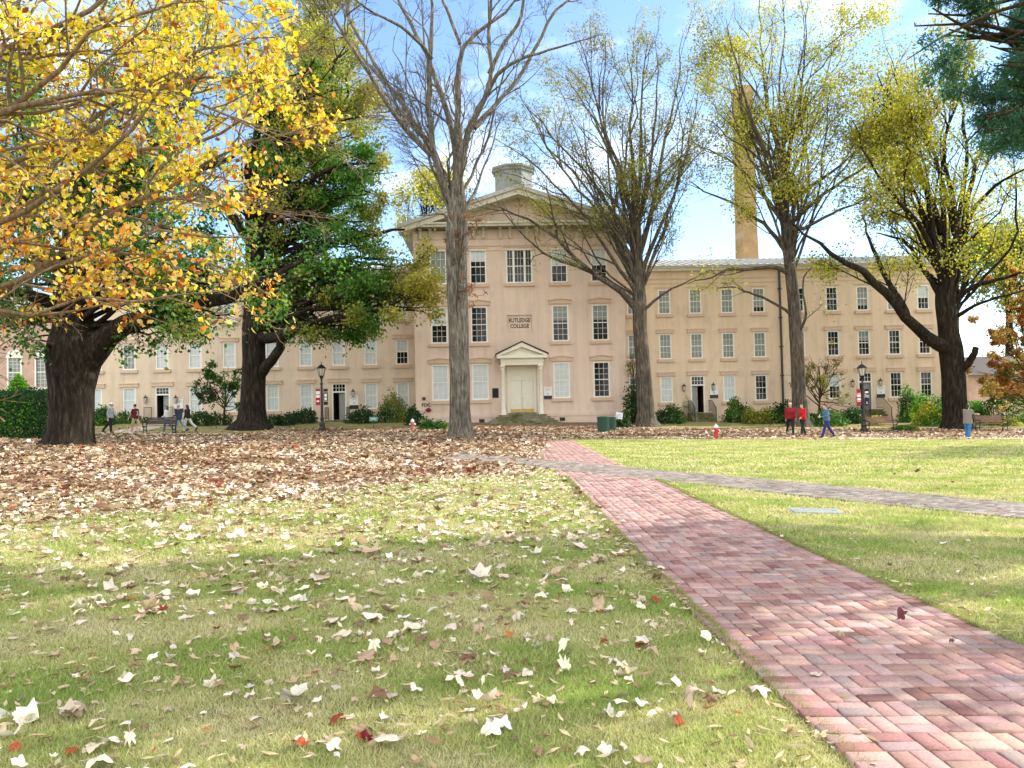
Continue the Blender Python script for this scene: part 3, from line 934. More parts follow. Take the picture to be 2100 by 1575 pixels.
# portico
PT = empty('portico', (0, 0, 0)); PT.parent = BLD
pl_z = fpx(1070, 850, -.9)[1]; en0 = fpx(1070, 748.5, -.9)[1]; en1 = fpx(1070, 733, -.9)[1]; pa = fpx(1068, 701, -1.1)[1]
for px_ in (1031.5, 1109.5):
    s_ = fpx(px_, 800, -.9)[0]
    cmb = MB(); H_ = en0 - pl_z
    cmb.box(-.19, .19, -.19, .19, 0, .10); cmb.lathe([(.17, .1), (.175, .16), (.15, .2), (.145, .9), (.125, H_ - .34), (.14, H_ - .32), (.14, H_ - .28), (.125, H_ - .26), (.125, H_ - .18), (.17, H_ - .10)], 18); cmb.box(-.19, .19, -.19, .19, H_ - .10, H_)
    o_ = cmb.build('column', 'cream_paint', PT, True); o_.location = (s_, -.9, pl_z)
    pil = MB(); pil.box(-.14, .14, -.08, -.002, 0, H_); pil.box(-.17, .17, -.10, -.08, H_ - .16, H_ - .04)
    o_ = pil.build('pilaster', 'cream_paint', PT); o_.location = (s_ + (.06 if px_ < 1070 else -.06), 0, pl_z)
eL, eR = fpx(1027, 740, -.95)[0], fpx(1113.5, 740, -.95)[0]
em = MB(); em.box(eL, eR, -1.08, -.004, en0 + .002, en0 + .2); em.box(eL - .03, eR + .03, -1.11, -.004, en0 + .202, en1 - .06)
em.box(eL - .28, eR + .28, -1.36, -.004, en1 - .058, en1 + .14)
em.build('entablature', 'cream_paint', PT)
pe = MB(); L_, R_ = eL - .30, eR + .30; m_ = (L_ + R_) / 2; b0 = en1 + .142
pe.prism_y([(L_ + .3, b0), (R_ - .3, b0), (m_, pa - .28)], -1.06, -.006)
for e_ in (-1, 1):
    q = [(m_, pa - .05), (m_ + e_ * (R_ - m_), b0 + .05), (m_ + e_ * (R_ - m_), b0 - .06), (m_ + e_ * (R_ - m_ - .25), b0 - .001), (m_, pa - .36)]
    pe.prism_y(q if e_ < 0 else q[::-1], -1.38 + .002 * e_, -.008)
pe.build('pediment', 'cream_paint', PT)
pr = MB()
for e_ in (-1, 1):
    q = [(m_, pa + .05), (m_ + e_ * (R_ - m_ + .08), b0 + .13), (m_ + e_ * (R_ - m_ + .08), b0 + .02), (m_, pa - .046)]
    pr.prism_y(q if e_ < 0 else q[::-1], -1.44 + .002 * e_, -.01)
pr.build('portico_roof', 'dark_slate', PT)
# pyramid of mossy front steps
st = MB(); gq = gz(s_ax, -3.2); n_ = 5; r_ = (pl_z - gq) / n_
for k in range(n_):
    st.box(s_ax - 1.66 - .24 * k, s_ax + 1.66 + .24 * k, -1.35 - .36 * k, -.14, gq - .3 if k == n_ - 1 else pl_z - r_ * (k + 1) - .02, pl_z - r_ * k)
st.box(s_ax - 1.0, s_ax + 1.0, -.7, -.01, pl_z + .002, dz0 - .01)
st.build('front_steps', 'mossy_stone', BLD)
# rainwater pipe
dp = MB(); s_ = fpx(1601, 700, WO)[0]; dp.tube([(s_, WO - .14, EAVE), (s_, WO - .14, -1.0)], .085, 8)
for z_ in np.arange(.8, EAVE, 2.2): dp.box(s_ - .12, s_ + .12, WO - .23, WO - .002, z_, z_ + .08)
dp.build('downspout', 'black_iron', BLD)

# ------------------------------------------------------------------ things fixed to the front
LAN = None


def lantern(px, py, label):
    global LAN
    s_, z_ = fpx(px, py + 2, WO - .2); p = LW(s_, WO - .2, z_)
    if LAN is None:
        r = empty('wall_lantern', p, TH)
        mb = MB(); mb.lathe([(.05, .40), (.05, .44), (.08, .46), (.21, .62), (.22, .64), (.10, .76), (.05, .80), (.055, .84), (.012, .98)], 6, (0, 0, -.5)); mb.build('hood', 'black_iron', r)
        mb = MB(); mb.lathe([(.10, .06), (.185, .58), (.06, .60)], 6, (0, 0, -.5)); mb.build('glass', 'lamp_glass', r)
        mb = MB(); mb.lathe([(.02, -.02), (.06, .0), (.11, .03), (.115, .065), (.05, .066)], 6, (0, 0, -.5))
        for k in range(6):
            a_ = 2 * math.pi * (k + .5) / 6; c_, d_ = math.cos(a_), math.sin(a_)
            mb.tube([(.112 * c_, .112 * d_, -.44), (.195 * c_, .195 * d_, .1)], .012, 5)
        mb.build('frame', 'black_iron', r)
        mb = MB(); mb.box(-.06, .06, .26, .297, -.25, .25); mb.tube([(0, .27, -.1), (0, .15, -.28), (0, .05, -.5)], .018, 6); mb.tube([(0, .27, .15), (0, .18, .22), (0, .1, .13)], .014, 6); mb.build('bracket', 'black_iron', r)
        LAN = r
    else:
        r = LAN.copy(); COL.objects.link(r)
        for ch in LAN.children:
            c_ = ch.copy(); COL.objects.link(c_); c_.parent = r
        r.location = p
    r.scale = (.66, .66, .66)
    tag(r, label, 'lantern', 'black lanterns beside the side doors')


lantern(298, 816, 'black wall lantern with no sign below it, beside the door behind the dark bench')
lantern(360, 816, 'black wall lantern above the white sign at the door behind the dark bench')
lantern(724, 803, 'black wall lantern above the white sign beside the door behind the lamp post')
lantern(1403, 792, 'black wall lantern with no sign below it, beside the door behind the hydrant')
lantern(1463, 790, 'black wall lantern above a white sign at the door behind the red hydrant')
lantern(1749, 783, 'black wall lantern behind the small brown tree, on the pipe side of the end door')
lantern(1806, 781, 'black wall lantern above the white sign at the end door behind the bannered lamp post')


def board(px, py, w_, h_, off, label, name='wall_sign'):
    s_, z_ = fpx(px, py, off); r = empty(name, LW(s_, off, z_), TH, label, 'sign', 'white and navy door signs')
    mb = MB(); mb.box(-w_ / 2, w_ / 2, -.05, -.003, -h_ / 2 + h_ * .29, h_ / 2); pn = mb.build('upper_panel', 'sign_white', r)
    tm = MB()
    for k, (a_, b_) in enumerate(((-.36, .36), (-.36, .36), (-.26, .26))):
        z_ = h_ * (.36 - .075 * k); n_ = 9 - 2 * (k == 2)
        for j in range(n_):
            x0 = w_ * (a_ + (b_ - a_) * j / n_); tm.box(x0, x0 + w_ * .055, -.056, -.05, z_, z_ + .028)
    tm.lathe([(.0, 0), (.055, .002), (.055, .02), (.0, .022)], 8, (0, -.056, -.05)); tm.box(-.05, .05, -.058, -.05, -.09, .0)
    tm.build('lettering', 'sign_grey', pn)
    mb = MB(); mb.box(-w_ / 2, w_ / 2, -.05, -.003, -h_ / 2, -h_ / 2 + h_ * .28); mb.build('lower_panel', 'sign_navy', r)


board(367, 832, .66, 1.0, WO, 'white sign with navy foot behind the walking students')
board(726, 825, .66, 1.0, WO, 'white sign with navy foot under the lantern, beside the door behind the lamp post')
board(1123.5, 806, .58, .88, 0., 'white sign with navy foot beside the column of the front porch')
board(1464, 804.5, .62, .88, WO, 'white sign with navy foot beside the railed door behind the hydrant')
board(1806, 803, .62, .90, WO, 'white sign with navy foot beside the end door with the railed steps')
s_, z_ = fpx(1016, 806); r = empty('plaque', LW(s_, 0, z_), TH, 'black cast plaque with a thin pale edge beside the front porch column', 'plaque')
mb = MB(); mb.mat(1).box(-.24, .24, -.03, -.003, -.36, .36); mb.mat(0).box(-.215, .215, -.045, -.03, -.335, .335); mb.build('panel', ['banner_black', 'sign_grey'], r)
s_, z_ = fpx(879, 841); r = empty('fire_connection', LW(s_, 0, z_), TH, 'round dark red fire connection low on the stucco under the letters FDC', 'fire fitting')
mb = MB(); mb.lathe([(.17, 0), (.17, .03), (.12, .05), (.12, .12), (.06, .13)], 16); o_ = mb.build('flange', 'dark_red', r, True); o_.rotation_euler = (rad(90), 0, 0); o_.location = (0, -.003, 0)
for e_ in (-1, 1):
    mb = MB(); mb.lathe([(.05, .1), (.05, .22), (.065, .22), (.065, .27), (.02, .29)], 10); o_ = mb.build('cap', 'dark_red', r); o_.rotation_euler = (rad(90), 0, e_ * rad(28)); o_.location = (e_ * .05, 0, 0)
s_, z_ = fpx(874, 830.5); o_ = link('wall_letters', text_mesh('FDC', .34, .008, bold=.03), 'black_iron'); o_.location = LW(s_, -.01, z_ - .12); o_.rotation_euler = (rad(90), 0, TH)
tag(o_, 'black letters FDC on the pink stucco above the fire connection', 'lettering')
s_, z_ = fpx(869.5, 817.5); r = empty('alarm_box', LW(s_, 0, z_), TH, 'small brown alarm box on the stucco above the letters FDC', 'alarm box')
mb = MB(); mb.box(-.11, .11, -.09, -.003, -.11, .11); mb.build('housing', 'grille', r); mb = MB(); mb.lathe([(.07, .0), (.07, .03), (.03, .05)], 12); o_ = mb.build('sounder', 'dark_red', r); o_.rotation_euler = (rad(90), 0, 0); o_.location = (0, -.088, 0)

# ------------------------------------------------------------------ other buildings
s0, z0 = W(-260, 860, 72), W(96, 860, 72)
HB = empty('brick_hall', (s0[0], 72, G(s0[0], 57)), 0, 'pink brick hall with white arched windows beyond the hedge', 'building')
wd = z0[0] - s0[0] + 4.0; mb = MB()
ops = []; cs = [W(px, 800, 72)[0] - s0[0] for px in (-70, 30, 87)]
zs0, zs1 = 2.6, 5.3
for c_ in cs: ops.append((c_ - .55, c_ + .55, zs0, zs1))
wall_sheet(mb, 0, wd, -1.5, 9.5, 0, ops); mb.quad((wd, 0, -1.5), (wd, 12, -1.5), (wd, 12, 9.5), (wd, 0, 9.5)); mb.quad((0, 0, -1.5), (0, 12, -1.5), (0, 12, 9.5), (0, 0, 9.5)); mb.quad((0, 12, -1.5), (wd, 12, -1.5), (wd, 12, 9.5), (0, 12, 9.5))
mb.build('wall', 'hall_brick', HB)
mb = MB(); mb.box(0, wd, -.12, -.002, 1.5, 1.8); mb.build('stone_band', 'white_paint', HB)
mb = MB(); mb.box(-.4, wd + .4, -.5, -.002, 9.5, 9.9); mb.quad((-.5, -.6, 9.9), (wd + .5, -.6, 9.9), (wd + .5, 6, 12.5), (-.5, 6, 12.5)); mb.quad((-.5, 6, 12.5), (wd + .5, 6, 12.5), (wd + .5, 12.6, 9.9), (-.5, 12.6, 9.9)); mb.build('roof', 'metal_roof', HB)
for c_ in cs:
    mb = MB(); mb.box(-.7, -.55, -.05, .1, -.1, 2.7); mb.box(.55, .7, -.05, .1, -.1, 2.7); mb.box(-.85, .85, -.14, .1, -.32, -.1); mb.box(-.55, .55, .03, .1, 1.3, 1.4)
    arc = [(.78 * math.cos(t_), 2.7 + .78 * math.sin(t_)) for t_ in np.linspace(0, math.pi, 12)]; mb.prism_y(arc, -.06, -.002)
    for k in (-1, 1): mb.box(k * .19 - .015, k * .19 + .015, .05, .09, 0, 2.7)
    for z_ in (.33, .66, 1.0, 1.75, 2.1, 2.4): mb.box(-.55, .55, .052, .092, z_ - .013, z_ + .013)
    o_ = mb.build('window', 'white_paint', HB); o_.location = (c_, 0, zs0)
    mb = MB(); mb.quad((-.55, .08, 0), (.55, .08, 0), (.55, .08, 2.7), (-.55, .08, 2.7)); mb.build('pane', 'blind_grey', o_)
p = W(2040, 800, 66)
HR = empty('brick_house', (p[0] - 2.2, 66, G(p[0], 57)), 0, 'brick house glimpsed behind the rust coloured dogwood', 'building')
mb = MB(); wall_sheet(mb, 0, 16, -1.5, 3.9, 0, [(2.2, 3.2, 1.2, 3.2), (5.2, 6.2, 1.2, 3.2)])
for x_ in (0, 16): mb.quad((x_, 0, -1.5), (x_, 10, -1.5), (x_, 10, 3.9), (x_, 5, 5.4), (x_, 0, 3.9))
mb.quad((0, 10, -1.5), (16, 10, -1.5), (16, 10, 3.9), (0, 10, 3.9)); mb.build('wall', 'hall_brick', HR)
mb = MB(); mb.quad((-.4, -.5, 3.8), (16.4, -.5, 3.8), (16.4, 5, 5.6), (-.4, 5, 5.6)); mb.quad((-.4, 5, 5.6), (16.4, 5, 5.6), (16.4, 10.5, 3.8), (-.4, 10.5, 3.8)); mb.build('roof', 'dark_slate', HR)
for x_ in (2.7, 5.7):
    mb = MB(); mb.box(-.5, -.42, .0, .1, 0, 2); mb.box(.42, .5, .0, .1, 0, 2); mb.box(-.42, .42, .0, .1, 1.92, 2); mb.box(-.42, .42, .0, .1, 0, .08); mb.box(-.42, .42, .03, .1, .97, 1.03); mb.box(-.65, .65, -.1, -.002, -.15, 0)
    o_ = mb.build('window', 'white_paint', HR); o_.location = (x_, 0, 1.2)
    mb = MB(); mb.quad((-.42, .09, .08), (.42, .09, .08), (.42, .09, 1.92), (-.42, .09, 1.92)); mb.build('pane', 'dark_glass', o_)
# tall square brick smokestack far behind
DT = 150; a_, b_, c_ = W(1515, 530, DT), W(1560, 530, DT), W(1536, 172, DT)
tx = (a_[0] + b_[0]) / 2; hw0 = (b_[0] - a_[0]) / 2; base = G(tx, 60) - 1; Ht = c_[2] - base
TW = empty('smokestack', (tx - .3, DT, base), rad(12), 'tall tapering yellow-brown brick smokestack behind the building', 'chimney')
mb = MB(); prof = [(1.22, 0), (1.16, .1), (.92, .55), (.80, .93)]
mb.lathe([(hw0 * 1.12 * r_, Ht * z_) for r_, z_ in prof], 4); mb.build('shaft', 'tower_brick', TW)
mb = MB(); r_ = hw0 * 1.12 * .80
mb.lathe([(r_, Ht * .9305), (r_ * 1.12, Ht * .945), (r_ * 1.12, Ht * .985), (r_ * 1.02, Ht * .987), (r_ * 1.02, Ht), (r_ * .6, Ht), (r_ * .6, Ht * .97)], 4); mb.build('crown_band', 'tower_brick', TW)
# ------------------------------------------------------------------ trees
def resample(P, R, n, wig=0., r=None):
    P = A(P, float); R = A(R, float)
    s = np.concatenate([[0], np.cumsum(np.linalg.norm(np.diff(P, axis=0), axis=1))]); q = np.linspace(0, s[-1], n)
    o = np.stack([np.interp(q, s, P[:, i]) for i in range(3)], -1)
    o2 = o.copy(); o2[1:-1] = .25 * o[:-2] + .5 * o[1:-1] + .25 * o[2:]
    if wig: o2[1:] += (r or rng).normal(0, wig, (n - 1, 3)) * np.linspace(.3, 1, n - 1)[:, None]
    return o2, np.interp(q, s, R)


def spawn(P, R, n, lf, ang, up, p, tmin=.2, jit=.16, rs=.6, r=None, rmin=.004, lmax=9., tmax=1.):
    """n side shoots on the limbs P (N,q,3)"""
    N, q, _ = P.shape
    L = np.linalg.norm(np.diff(P, axis=1), axis=2).sum(1)
    idx = r.choice(N, n, p=L / L.sum()); t_ = r.uniform(tmin, tmax, n)
    f = t_ * (q - 1.001); i0 = f.astype(int); fr = (f - i0)[:, None]
    a = P[idx, i0]; b = P[idx, i0 + 1]; pos = a + (b - a) * fr; T = unit(b - a)
    v = r.normal(0, 1, (n, 3)); v = unit(v - (v * T).sum(1, keepdims=True) * T)
    an = ang * r.uniform(.65, 1.3, n)[:, None]
    d = unit(np.cos(an) * T + np.sin(an) * v + A([0, 0, up]))
    ln = np.minimum(lf * L[idx] * (1.2 - .75 * t_) * r.uniform(.55, 1.3, n), lmax)
    out = np.zeros((n, p, 3)); out[:, 0] = pos; st = (ln / (p - 1))[:, None]
    for k in range(1, p):
        out[:, k] = out[:, k - 1] + d * st
        d = unit(d + r.normal(0, jit, (n, 3)) + A([0, 0, up * .25]))
    r0 = np.minimum(R[idx, i0] * rs, ln * .0135 + .003)
    return out, np.maximum(r0[:, None] * np.linspace(1, .3, p)[None], rmin)


def pxlimb(D, pts):
    """pts: (px, py, depth offset, radius in photo pixels)"""
    return A([W(x, y, D + o) for x, y, o, _ in pts]), A([w_ * (D + o) / FPX for _, _, o, w_ in pts])


def build_tree(name, label, limbs, bark, lv, leaf, seed, group=None, slim=1., keepr=(), cat='tree', trunk_sides=20, extra=None, base=None, leaf_mat='leaf', rough=.05):
    """limbs[0] is the trunk; lv = list of dict(n,lf,ang,up,p,...); leaf = dict(n,size,pal,tmpl,spread,droop)"""
    r = np.random.default_rng(seed)
    tr = limbs[0]
    parts = []
    Pt, Rt = resample(tr[0], tr[1], 26)
    parts.append(tubes(Pt[None], Rt[None], trunk_sides, rough))
    main = []
    for i_, (P_, R_) in enumerate(limbs[1:]):
        if i_ not in keepr: R_ = R_ * (slim + (1 - slim) * .35 * np.exp(-np.arange(len(R_))))
        main.append(resample(P_, R_, 14, .012 * np.linalg.norm(P_[-1] - P_[0]) ** .7, r))
    if extra is not None: main += extra(Pt, Rt, r)
    Pm = A([m_[0] for m_ in main]); Rm = A([m_[1] for m_ in main])
    parts.append(tubes(Pm, Rm, 8, rough * .6))
    levels = [(Pm, Rm)]
    src = (Pm, Rm)
    for i, q in enumerate(lv):
        q = dict(q)
        frm = q.pop('frm', None)
        s_ = levels[frm] if frm is not None else src
        src = spawn(*s_, r=r, **q); levels.append(src)
        parts.append(tubes(*src, 5 if i == 0 else 3))
    V, F = merge(parts)
    base = tr[0][0] if base is None else base
    root = empty(name, base, 0, label, cat, group)
    off = A([base[0], base[1], base[2]], float)
    link('trunk', npmesh('trunk', V - off, [F], None, True), bark, root)
    if leaf is None: return root
    sets = []
    for lf in (leaf if isinstance(leaf, list) else [leaf]):
        src_ = levels[lf.get('lvl', -1)]
        Pl = src_[0]; N, q, _ = Pl.shape; n = lf['n']
        idx = r.integers(0, N, n); f = r.uniform(lf.get('tmin', .25), 1, n) * (q - 1.001); i0 = f.astype(int)
        a, b = Pl[idx, i0], Pl[idx, i0 + 1]
        pos = a + (b - a) * (f - i0)[:, None] + r.normal(0, lf.get('spread', .05), (n, 3))
        if 'keep' in lf:
            k = lf['keep'](pos, r); pos, a, b = pos[k], a[k], b[k]; n = len(pos)
        ax = unit(unit(b - a) * .5 + r.normal(0, .75, (n, 3)) + A([0, 0, -lf.get('droop', .3)]))
        nr = r.normal(0, 1, (n, 3)) + A([0, 0, lf.get('flat', .8)])
        sz = lf['size'] * r.uniform(.6, 1.25, n)
        c = lf['col'](pos, r)
        tl_ = lf['tmpl'] if isinstance(lf['tmpl'], list) else [lf['tmpl']]
        w_ = r.integers(0, len(tl_), n)
        for k, T_ in enumerate(tl_):
            m_ = w_ == k
            if m_.any(): sets.append(leaves(pos[m_] - off, ax[m_], nr[m_], sz[m_], c[m_], T_))
    # join sets that share a face size
    vs_, fs_, cs_, b_ = [], [], [], 0
    for V_, F_, C_ in sets: vs_.append(V_); fs_.append(F_ + b_); cs_.append(C_); b_ += len(V_)
    link('crown', npmesh('crown', np.concatenate(vs_), fs_, np.concatenate(cs_)), leaf_mat, root)
    return root


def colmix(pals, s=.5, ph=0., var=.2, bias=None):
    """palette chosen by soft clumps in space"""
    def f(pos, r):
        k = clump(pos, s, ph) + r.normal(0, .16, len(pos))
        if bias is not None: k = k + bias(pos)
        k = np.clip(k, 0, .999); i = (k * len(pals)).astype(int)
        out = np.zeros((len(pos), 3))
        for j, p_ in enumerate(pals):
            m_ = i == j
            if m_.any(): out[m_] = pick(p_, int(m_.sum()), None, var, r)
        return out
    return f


def targets(blobs, D, nper, bend=.25, rfac=.35, tr0=.3, tr1=.95, rlen=.016):
    """limbs from the trunk to points inside crown blobs (px, py, rx, ry, depth off, depth radius)"""
    def f(Pt, Rt, r):
        out = []
        for (px, py, rx, ry, do, rd), n in zip(blobs, nper):
            for _ in range(n):
                v = r.normal(0, 1, 3); v = v / np.linalg.norm(v) * r.uniform(.35, 1) ** .5
                T_ = W(px + v[0] * rx, py + v[1] * ry, D + do + v[2] * rd)
                lo = int(tr0 * 25); hi = int(tr1 * 25)
                c = [k for k in range(lo, hi) if Pt[k, 2] < T_[2] + .5] or [lo]
                k = c[min(len(c) - 1, int(len(c) * r.uniform(.35, 1)))]
                a = Pt[k]; h = T_ - a; m1 = a + h * .35 + A([0, 0, bend * np.linalg.norm(h) * .3]) + r.normal(0, .06, 3) * np.linalg.norm(h)
                m2 = a + h * .7 + A([0, 0, bend * np.linalg.norm(h) * .22]) + r.normal(0, .05, 3) * np.linalg.norm(h)
                L_ = np.linalg.norm(h); r0 = min(Rt[k] * .6, L_ * rlen + .02)
                out.append(resample(A([a, m1, m2, T_]), A([r0, r0 * .7, r0 * .45, .012]), 14, .02 * L_ ** .7, r))
        return out
    return f


def flare(px, py, D, top, extra=1.35):
    """trunk rows starting just under the ground"""
    b = gnd(px, py); return b


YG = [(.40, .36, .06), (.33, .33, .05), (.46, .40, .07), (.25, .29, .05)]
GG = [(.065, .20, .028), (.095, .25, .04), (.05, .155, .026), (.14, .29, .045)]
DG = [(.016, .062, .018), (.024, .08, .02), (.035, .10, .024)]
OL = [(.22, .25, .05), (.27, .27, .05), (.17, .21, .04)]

# tall bare tree before the middle block
D = depth(gnd(945, 897)); o = 0
L = [pxlimb(D, [(946, 905, 0, 36), (946, 893, 0, 29), (945, 875, 0, 23.5), (943, 840, 0, 21.5), (943, 780, 0, 21), (941, 700, 0, 20), (938, 620, 0, 20.5), (936, 540, 0, 22), (938, 470, 0, 22.5), (937, 410, 0, 18), (937, 372, 0, 14)]),
     pxlimb(D, [(930, 420, 0, 12), (912, 388, -.3, 11), (890, 333, -.6, 10), (883, 267, -.8, 9.5), (877, 167, -1, 8.5), (883, 113, -1.2, 8), (887, 50, -1.4, 6), (880, -20, -1.6, 4), (872, -120, -2, 2)]),
     pxlimb(D, [(884, 318, -.6, 8), (833, 267, -1.6, 7.5), (793, 213, -2.2, 7), (760, 160, -2.8, 6), (733, 110, -3.2, 5.5), (687, 43, -3.8, 4.5), (655, -20, -4.2, 3), (620, -90, -4.5, 1.5)]),
     pxlimb(D, [(886, 300, 0, 7), (870, 280, .8, 6.5), (820, 207, 2, 6.5), (783, 150, 2.6, 6), (733, 73, 3, 5.5), (715, 20, 3.2, 4), (700, -60, 3.4, 2)]),
     pxlimb(D, [(937, 385, 0, 12), (937, 317, 0, 11), (937, 233, .2, 9.5), (943, 140, .4, 8.5), (943, 90, .5, 7.5), (983, 63, .8, 6.5), (1033, 30, 1.2, 5), (1070, -10, 1.4, 3), (1110, -70, 1.5, 1.5)]),
     pxlimb(D, [(936, 330, 0, 9), (923, 243, .9, 8.5), (900, 187, 1.3, 8), (883, 123, 1.6, 7), (840, 43, 2, 6), (813, -5, 2.2, 4.5), (780, -80, 2.4, 2)]),
     pxlimb(D, [(940, 375, 0, 11), (953, 300, -.5, 10.5), (973, 233, -1, 9.5), (997, 193, -1.4, 8), (1020, 167, -1.6, 7), (1003, 120, -1.8, 6), (1003, 67, -2, 6), (1010, 0, -2.2, 5), (1018, -90, -2.4, 2)]),
     pxlimb(D, [(972, 262, -.8, 7.5), (1020, 213, .2, 7), (1067, 160, 1, 6.5), (1087, 123, 1.2, 6), (1110, 73, 1.5, 5.5), (1127, 37, 1.6, 5), (1160, 0, 1.8, 4), (1205, -50, 2, 2)]),
     pxlimb(D, [(1000, 190, -1.4, 6), (1020, 147, -2, 6), (1067, 123, -2.6, 5), (1110, 107, -3, 4.5), (1167, 90, -3.4, 3), (1230, 72, -3.8, 1.5)]),
     pxlimb(D, [(1003, 150, -1.7, 6), (1033, 87, -1.5, 6), (1070, 43, -1.5, 5.5), (1072, 0, -1.4, 5), (1085, -80, -1.4, 2)]),
     pxlimb(D, [(885, 120, -1.2, 6), (868, 95, -1.8, 5.5), (830, 60, -2.6, 5), (775, 30, -3.2, 4), (730, 5, -3.6, 3), (690, -40, -4, 1.5)]),
     pxlimb(D, [(943, 90, .5, 5), (925, 40, 1.4, 5), (905, -10, 1.8, 4), (890, -90, 2, 2)]),
     pxlimb(D, [(930, 560, 0, 9), (930, 520, -.9, 8), (926, 475, -1.2, 7), (922, 450, -1.3, 6), (905, 432, -1.5, 5), (880, 445, -1.8, 3), (855, 440, -2, 1.5)]),
     pxlimb(D, [(950, 440, 0, 7), (972, 400, .8, 5), (990, 350, 1.4, 3), (1012, 290, 1.8, 2.5), (1030, 230, 2, 1.2)])]
BROWN = [(.16, .08, .035), (.22, .12, .05), (.12, .07, .03), (.20, .17, .05)]
build_tree('bare_tree', 'tall nearly bare tree with mottled grey trunk in front of the middle block', L, 'bark_grey',
           [dict(n=140, lf=.36, ang=.62, up=.12, p=7, tmin=.12, lmax=4.5), dict(n=900, lf=.45, ang=.7, up=.08, p=5, tmin=.15, lmax=2.2, jit=.22), dict(n=3600, lf=.55, ang=.75, up=.02, p=4, lmax=1.0, jit=.3, rmin=.005)],
           [dict(n=5200, size=.085, tmpl=SLIM, col=colmix([BROWN, OL], .5), spread=.05, droop=.8)], 21, 'tall trees in front of the long building', rough=.035, slim=.62, extra=targets([(930, 110, 230, 150, 0, 4)], D, [8], .1, tr0=.6, tr1=1., rlen=.006))
# spray of dead leaves clinging to the trunk
# willow oak by the green bin
D = depth(gnd(1327, 873))
L = [pxlimb(D, [(1327, 884, 0, 40), (1327, 874, 0, 30), (1326, 862, 0, 21), (1324, 840, 0, 17.5), (1320, 760, 0, 15.5), (1313, 680, 0, 14), (1312, 630, 0, 14.5), (1308, 560, 0, 12), (1305, 500, 0, 11), (1303, 430, 0, 9), (1300, 360, 0, 6)]),
     pxlimb(D, [(1309, 560, 0, 7), (1290, 470, .3, 6.5), (1272, 390, .6, 6), (1258, 330, .9, 5), (1240, 270, 1.2, 4), (1222, 200, 1.5, 3.2), (1200, 140, 1.8, 2.2), (1183, 70, 2, 1)]),
     pxlimb(D, [(1304, 490, 0, 7), (1285, 400, -.5, 6.5), (1264, 320, -1, 6), (1245, 290, -1.2, 4), (1235, 220, -1.5, 3.2), (1238, 150, -1.8, 2.2), (1242, 70, -2, 1)]),
     pxlimb(D, [(1305, 460, 0, 7), (1310, 390, .3, 6), (1314, 300, .5, 5), (1316, 230, .6, 4), (1318, 150, .8, 2.8), (1325, 60, 1, 1)]),
     pxlimb(D, [(1303, 440, 0, 6), (1299, 330, 1, 5), (1290, 260, 1.5, 4), (1300, 180, 2, 3), (1285, 90, 2.2, 1)]),
     pxlimb(D, [(1310, 530, 0, 8), (1340, 420, .2, 7), (1352, 340, .5, 5.5), (1366, 280, .8, 4.5), (1380, 230, 1, 3.5), (1388, 170, 1.2, 2.4), (1400, 70, 1.4, 1)]),
     pxlimb(D, [(1311, 570, 0, 7), (1350, 470, -.6, 5.5), (1385, 400, -1.2, 4.5), (1402, 330, -1.6, 3.5), (1420, 250, -2, 2), (1432, 190, -2.2, 1)]),
     pxlimb(D, [(1312, 640, 0, 12), (1280, 603, -.5, 10), (1238, 574, -1, 8.5), (1194, 547, -1.6, 7.5), (1155, 499, -2.2, 6), (1126, 471, -2.6, 5), (1080, 451, -3, 3.8), (1034, 435, -3.4, 2.8), (1000, 414, -3.8, 1.5)]),
     pxlimb(D, [(1230, 571, -1, 6), (1190, 546, -.2, 5), (1137, 535, .6, 4.5), (1100, 507, 1, 3.8), (1080, 492, 1.2, 3), (1046, 449, 1.6, 2.2), (1010, 400, 2, 1.2)]),
     pxlimb(D, [(1306, 520, 0, 7), (1262, 440, -.8, 5.5), (1215, 370, -1.6, 4.5), (1160, 310, -2.4, 3.2), (1110, 255, -3, 2), (1070, 210, -3.4, 1)]),
     pxlimb(D, [(1308, 575, 0, 7), (1262, 500, 1, 6), (1230, 440, 1.6, 5), (1170, 370, 2.6, 4), (1120, 300, 3.4, 2.6), (1085, 240, 4, 1.3)]),
     pxlimb(D, [(1306, 600, 0, 7), (1260, 540, -1.4, 5.5), (1200, 440, -3, 4.5), (1150, 390, -3.8, 3.4), (1080, 330, -4.6, 2.4), (1020, 290, -5, 1.2)]),
     pxlimb(D, [(1316, 640, 0, 5), (1350, 610, -.4, 4), (1380, 590, -.8, 3.4), (1410, 578, -1, 2.4), (1440, 560, -1.2, 1.2)]),
     pxlimb(D, [(1304, 480, 0, 6), (1330, 380, -1.5, 5), (1340, 280, -2.5, 4), (1352, 180, -3.3, 2.5), (1345, 80, -4, 1)]),
     pxlimb(D, [(1304, 470, 0, 6), (1270, 360, 2, 5), (1215, 240, 3.5, 3.5), (1160, 150, 4.5, 1.5)])]
TW3 = [dict(n=190, lf=.42, ang=.62, up=.08, p=7, tmin=.15, lmax=5), dict(n=850, lf=.45, ang=.7, up=.05, p=5, tmin=.3, lmax=2.4, jit=.22), dict(n=2800, lf=.5, ang=.75, up=.02, p=4, lmax=1.1, jit=.28, rmin=.005)]
def airy(p, L, r):
    b = L[0][0][0]; d = np.hypot(p[:, 0] - b[0], p[:, 1] - b[1])
    return r.uniform(0, 1, len(p)) < .18 + .82 * sstep(1.2, 4.2, d)


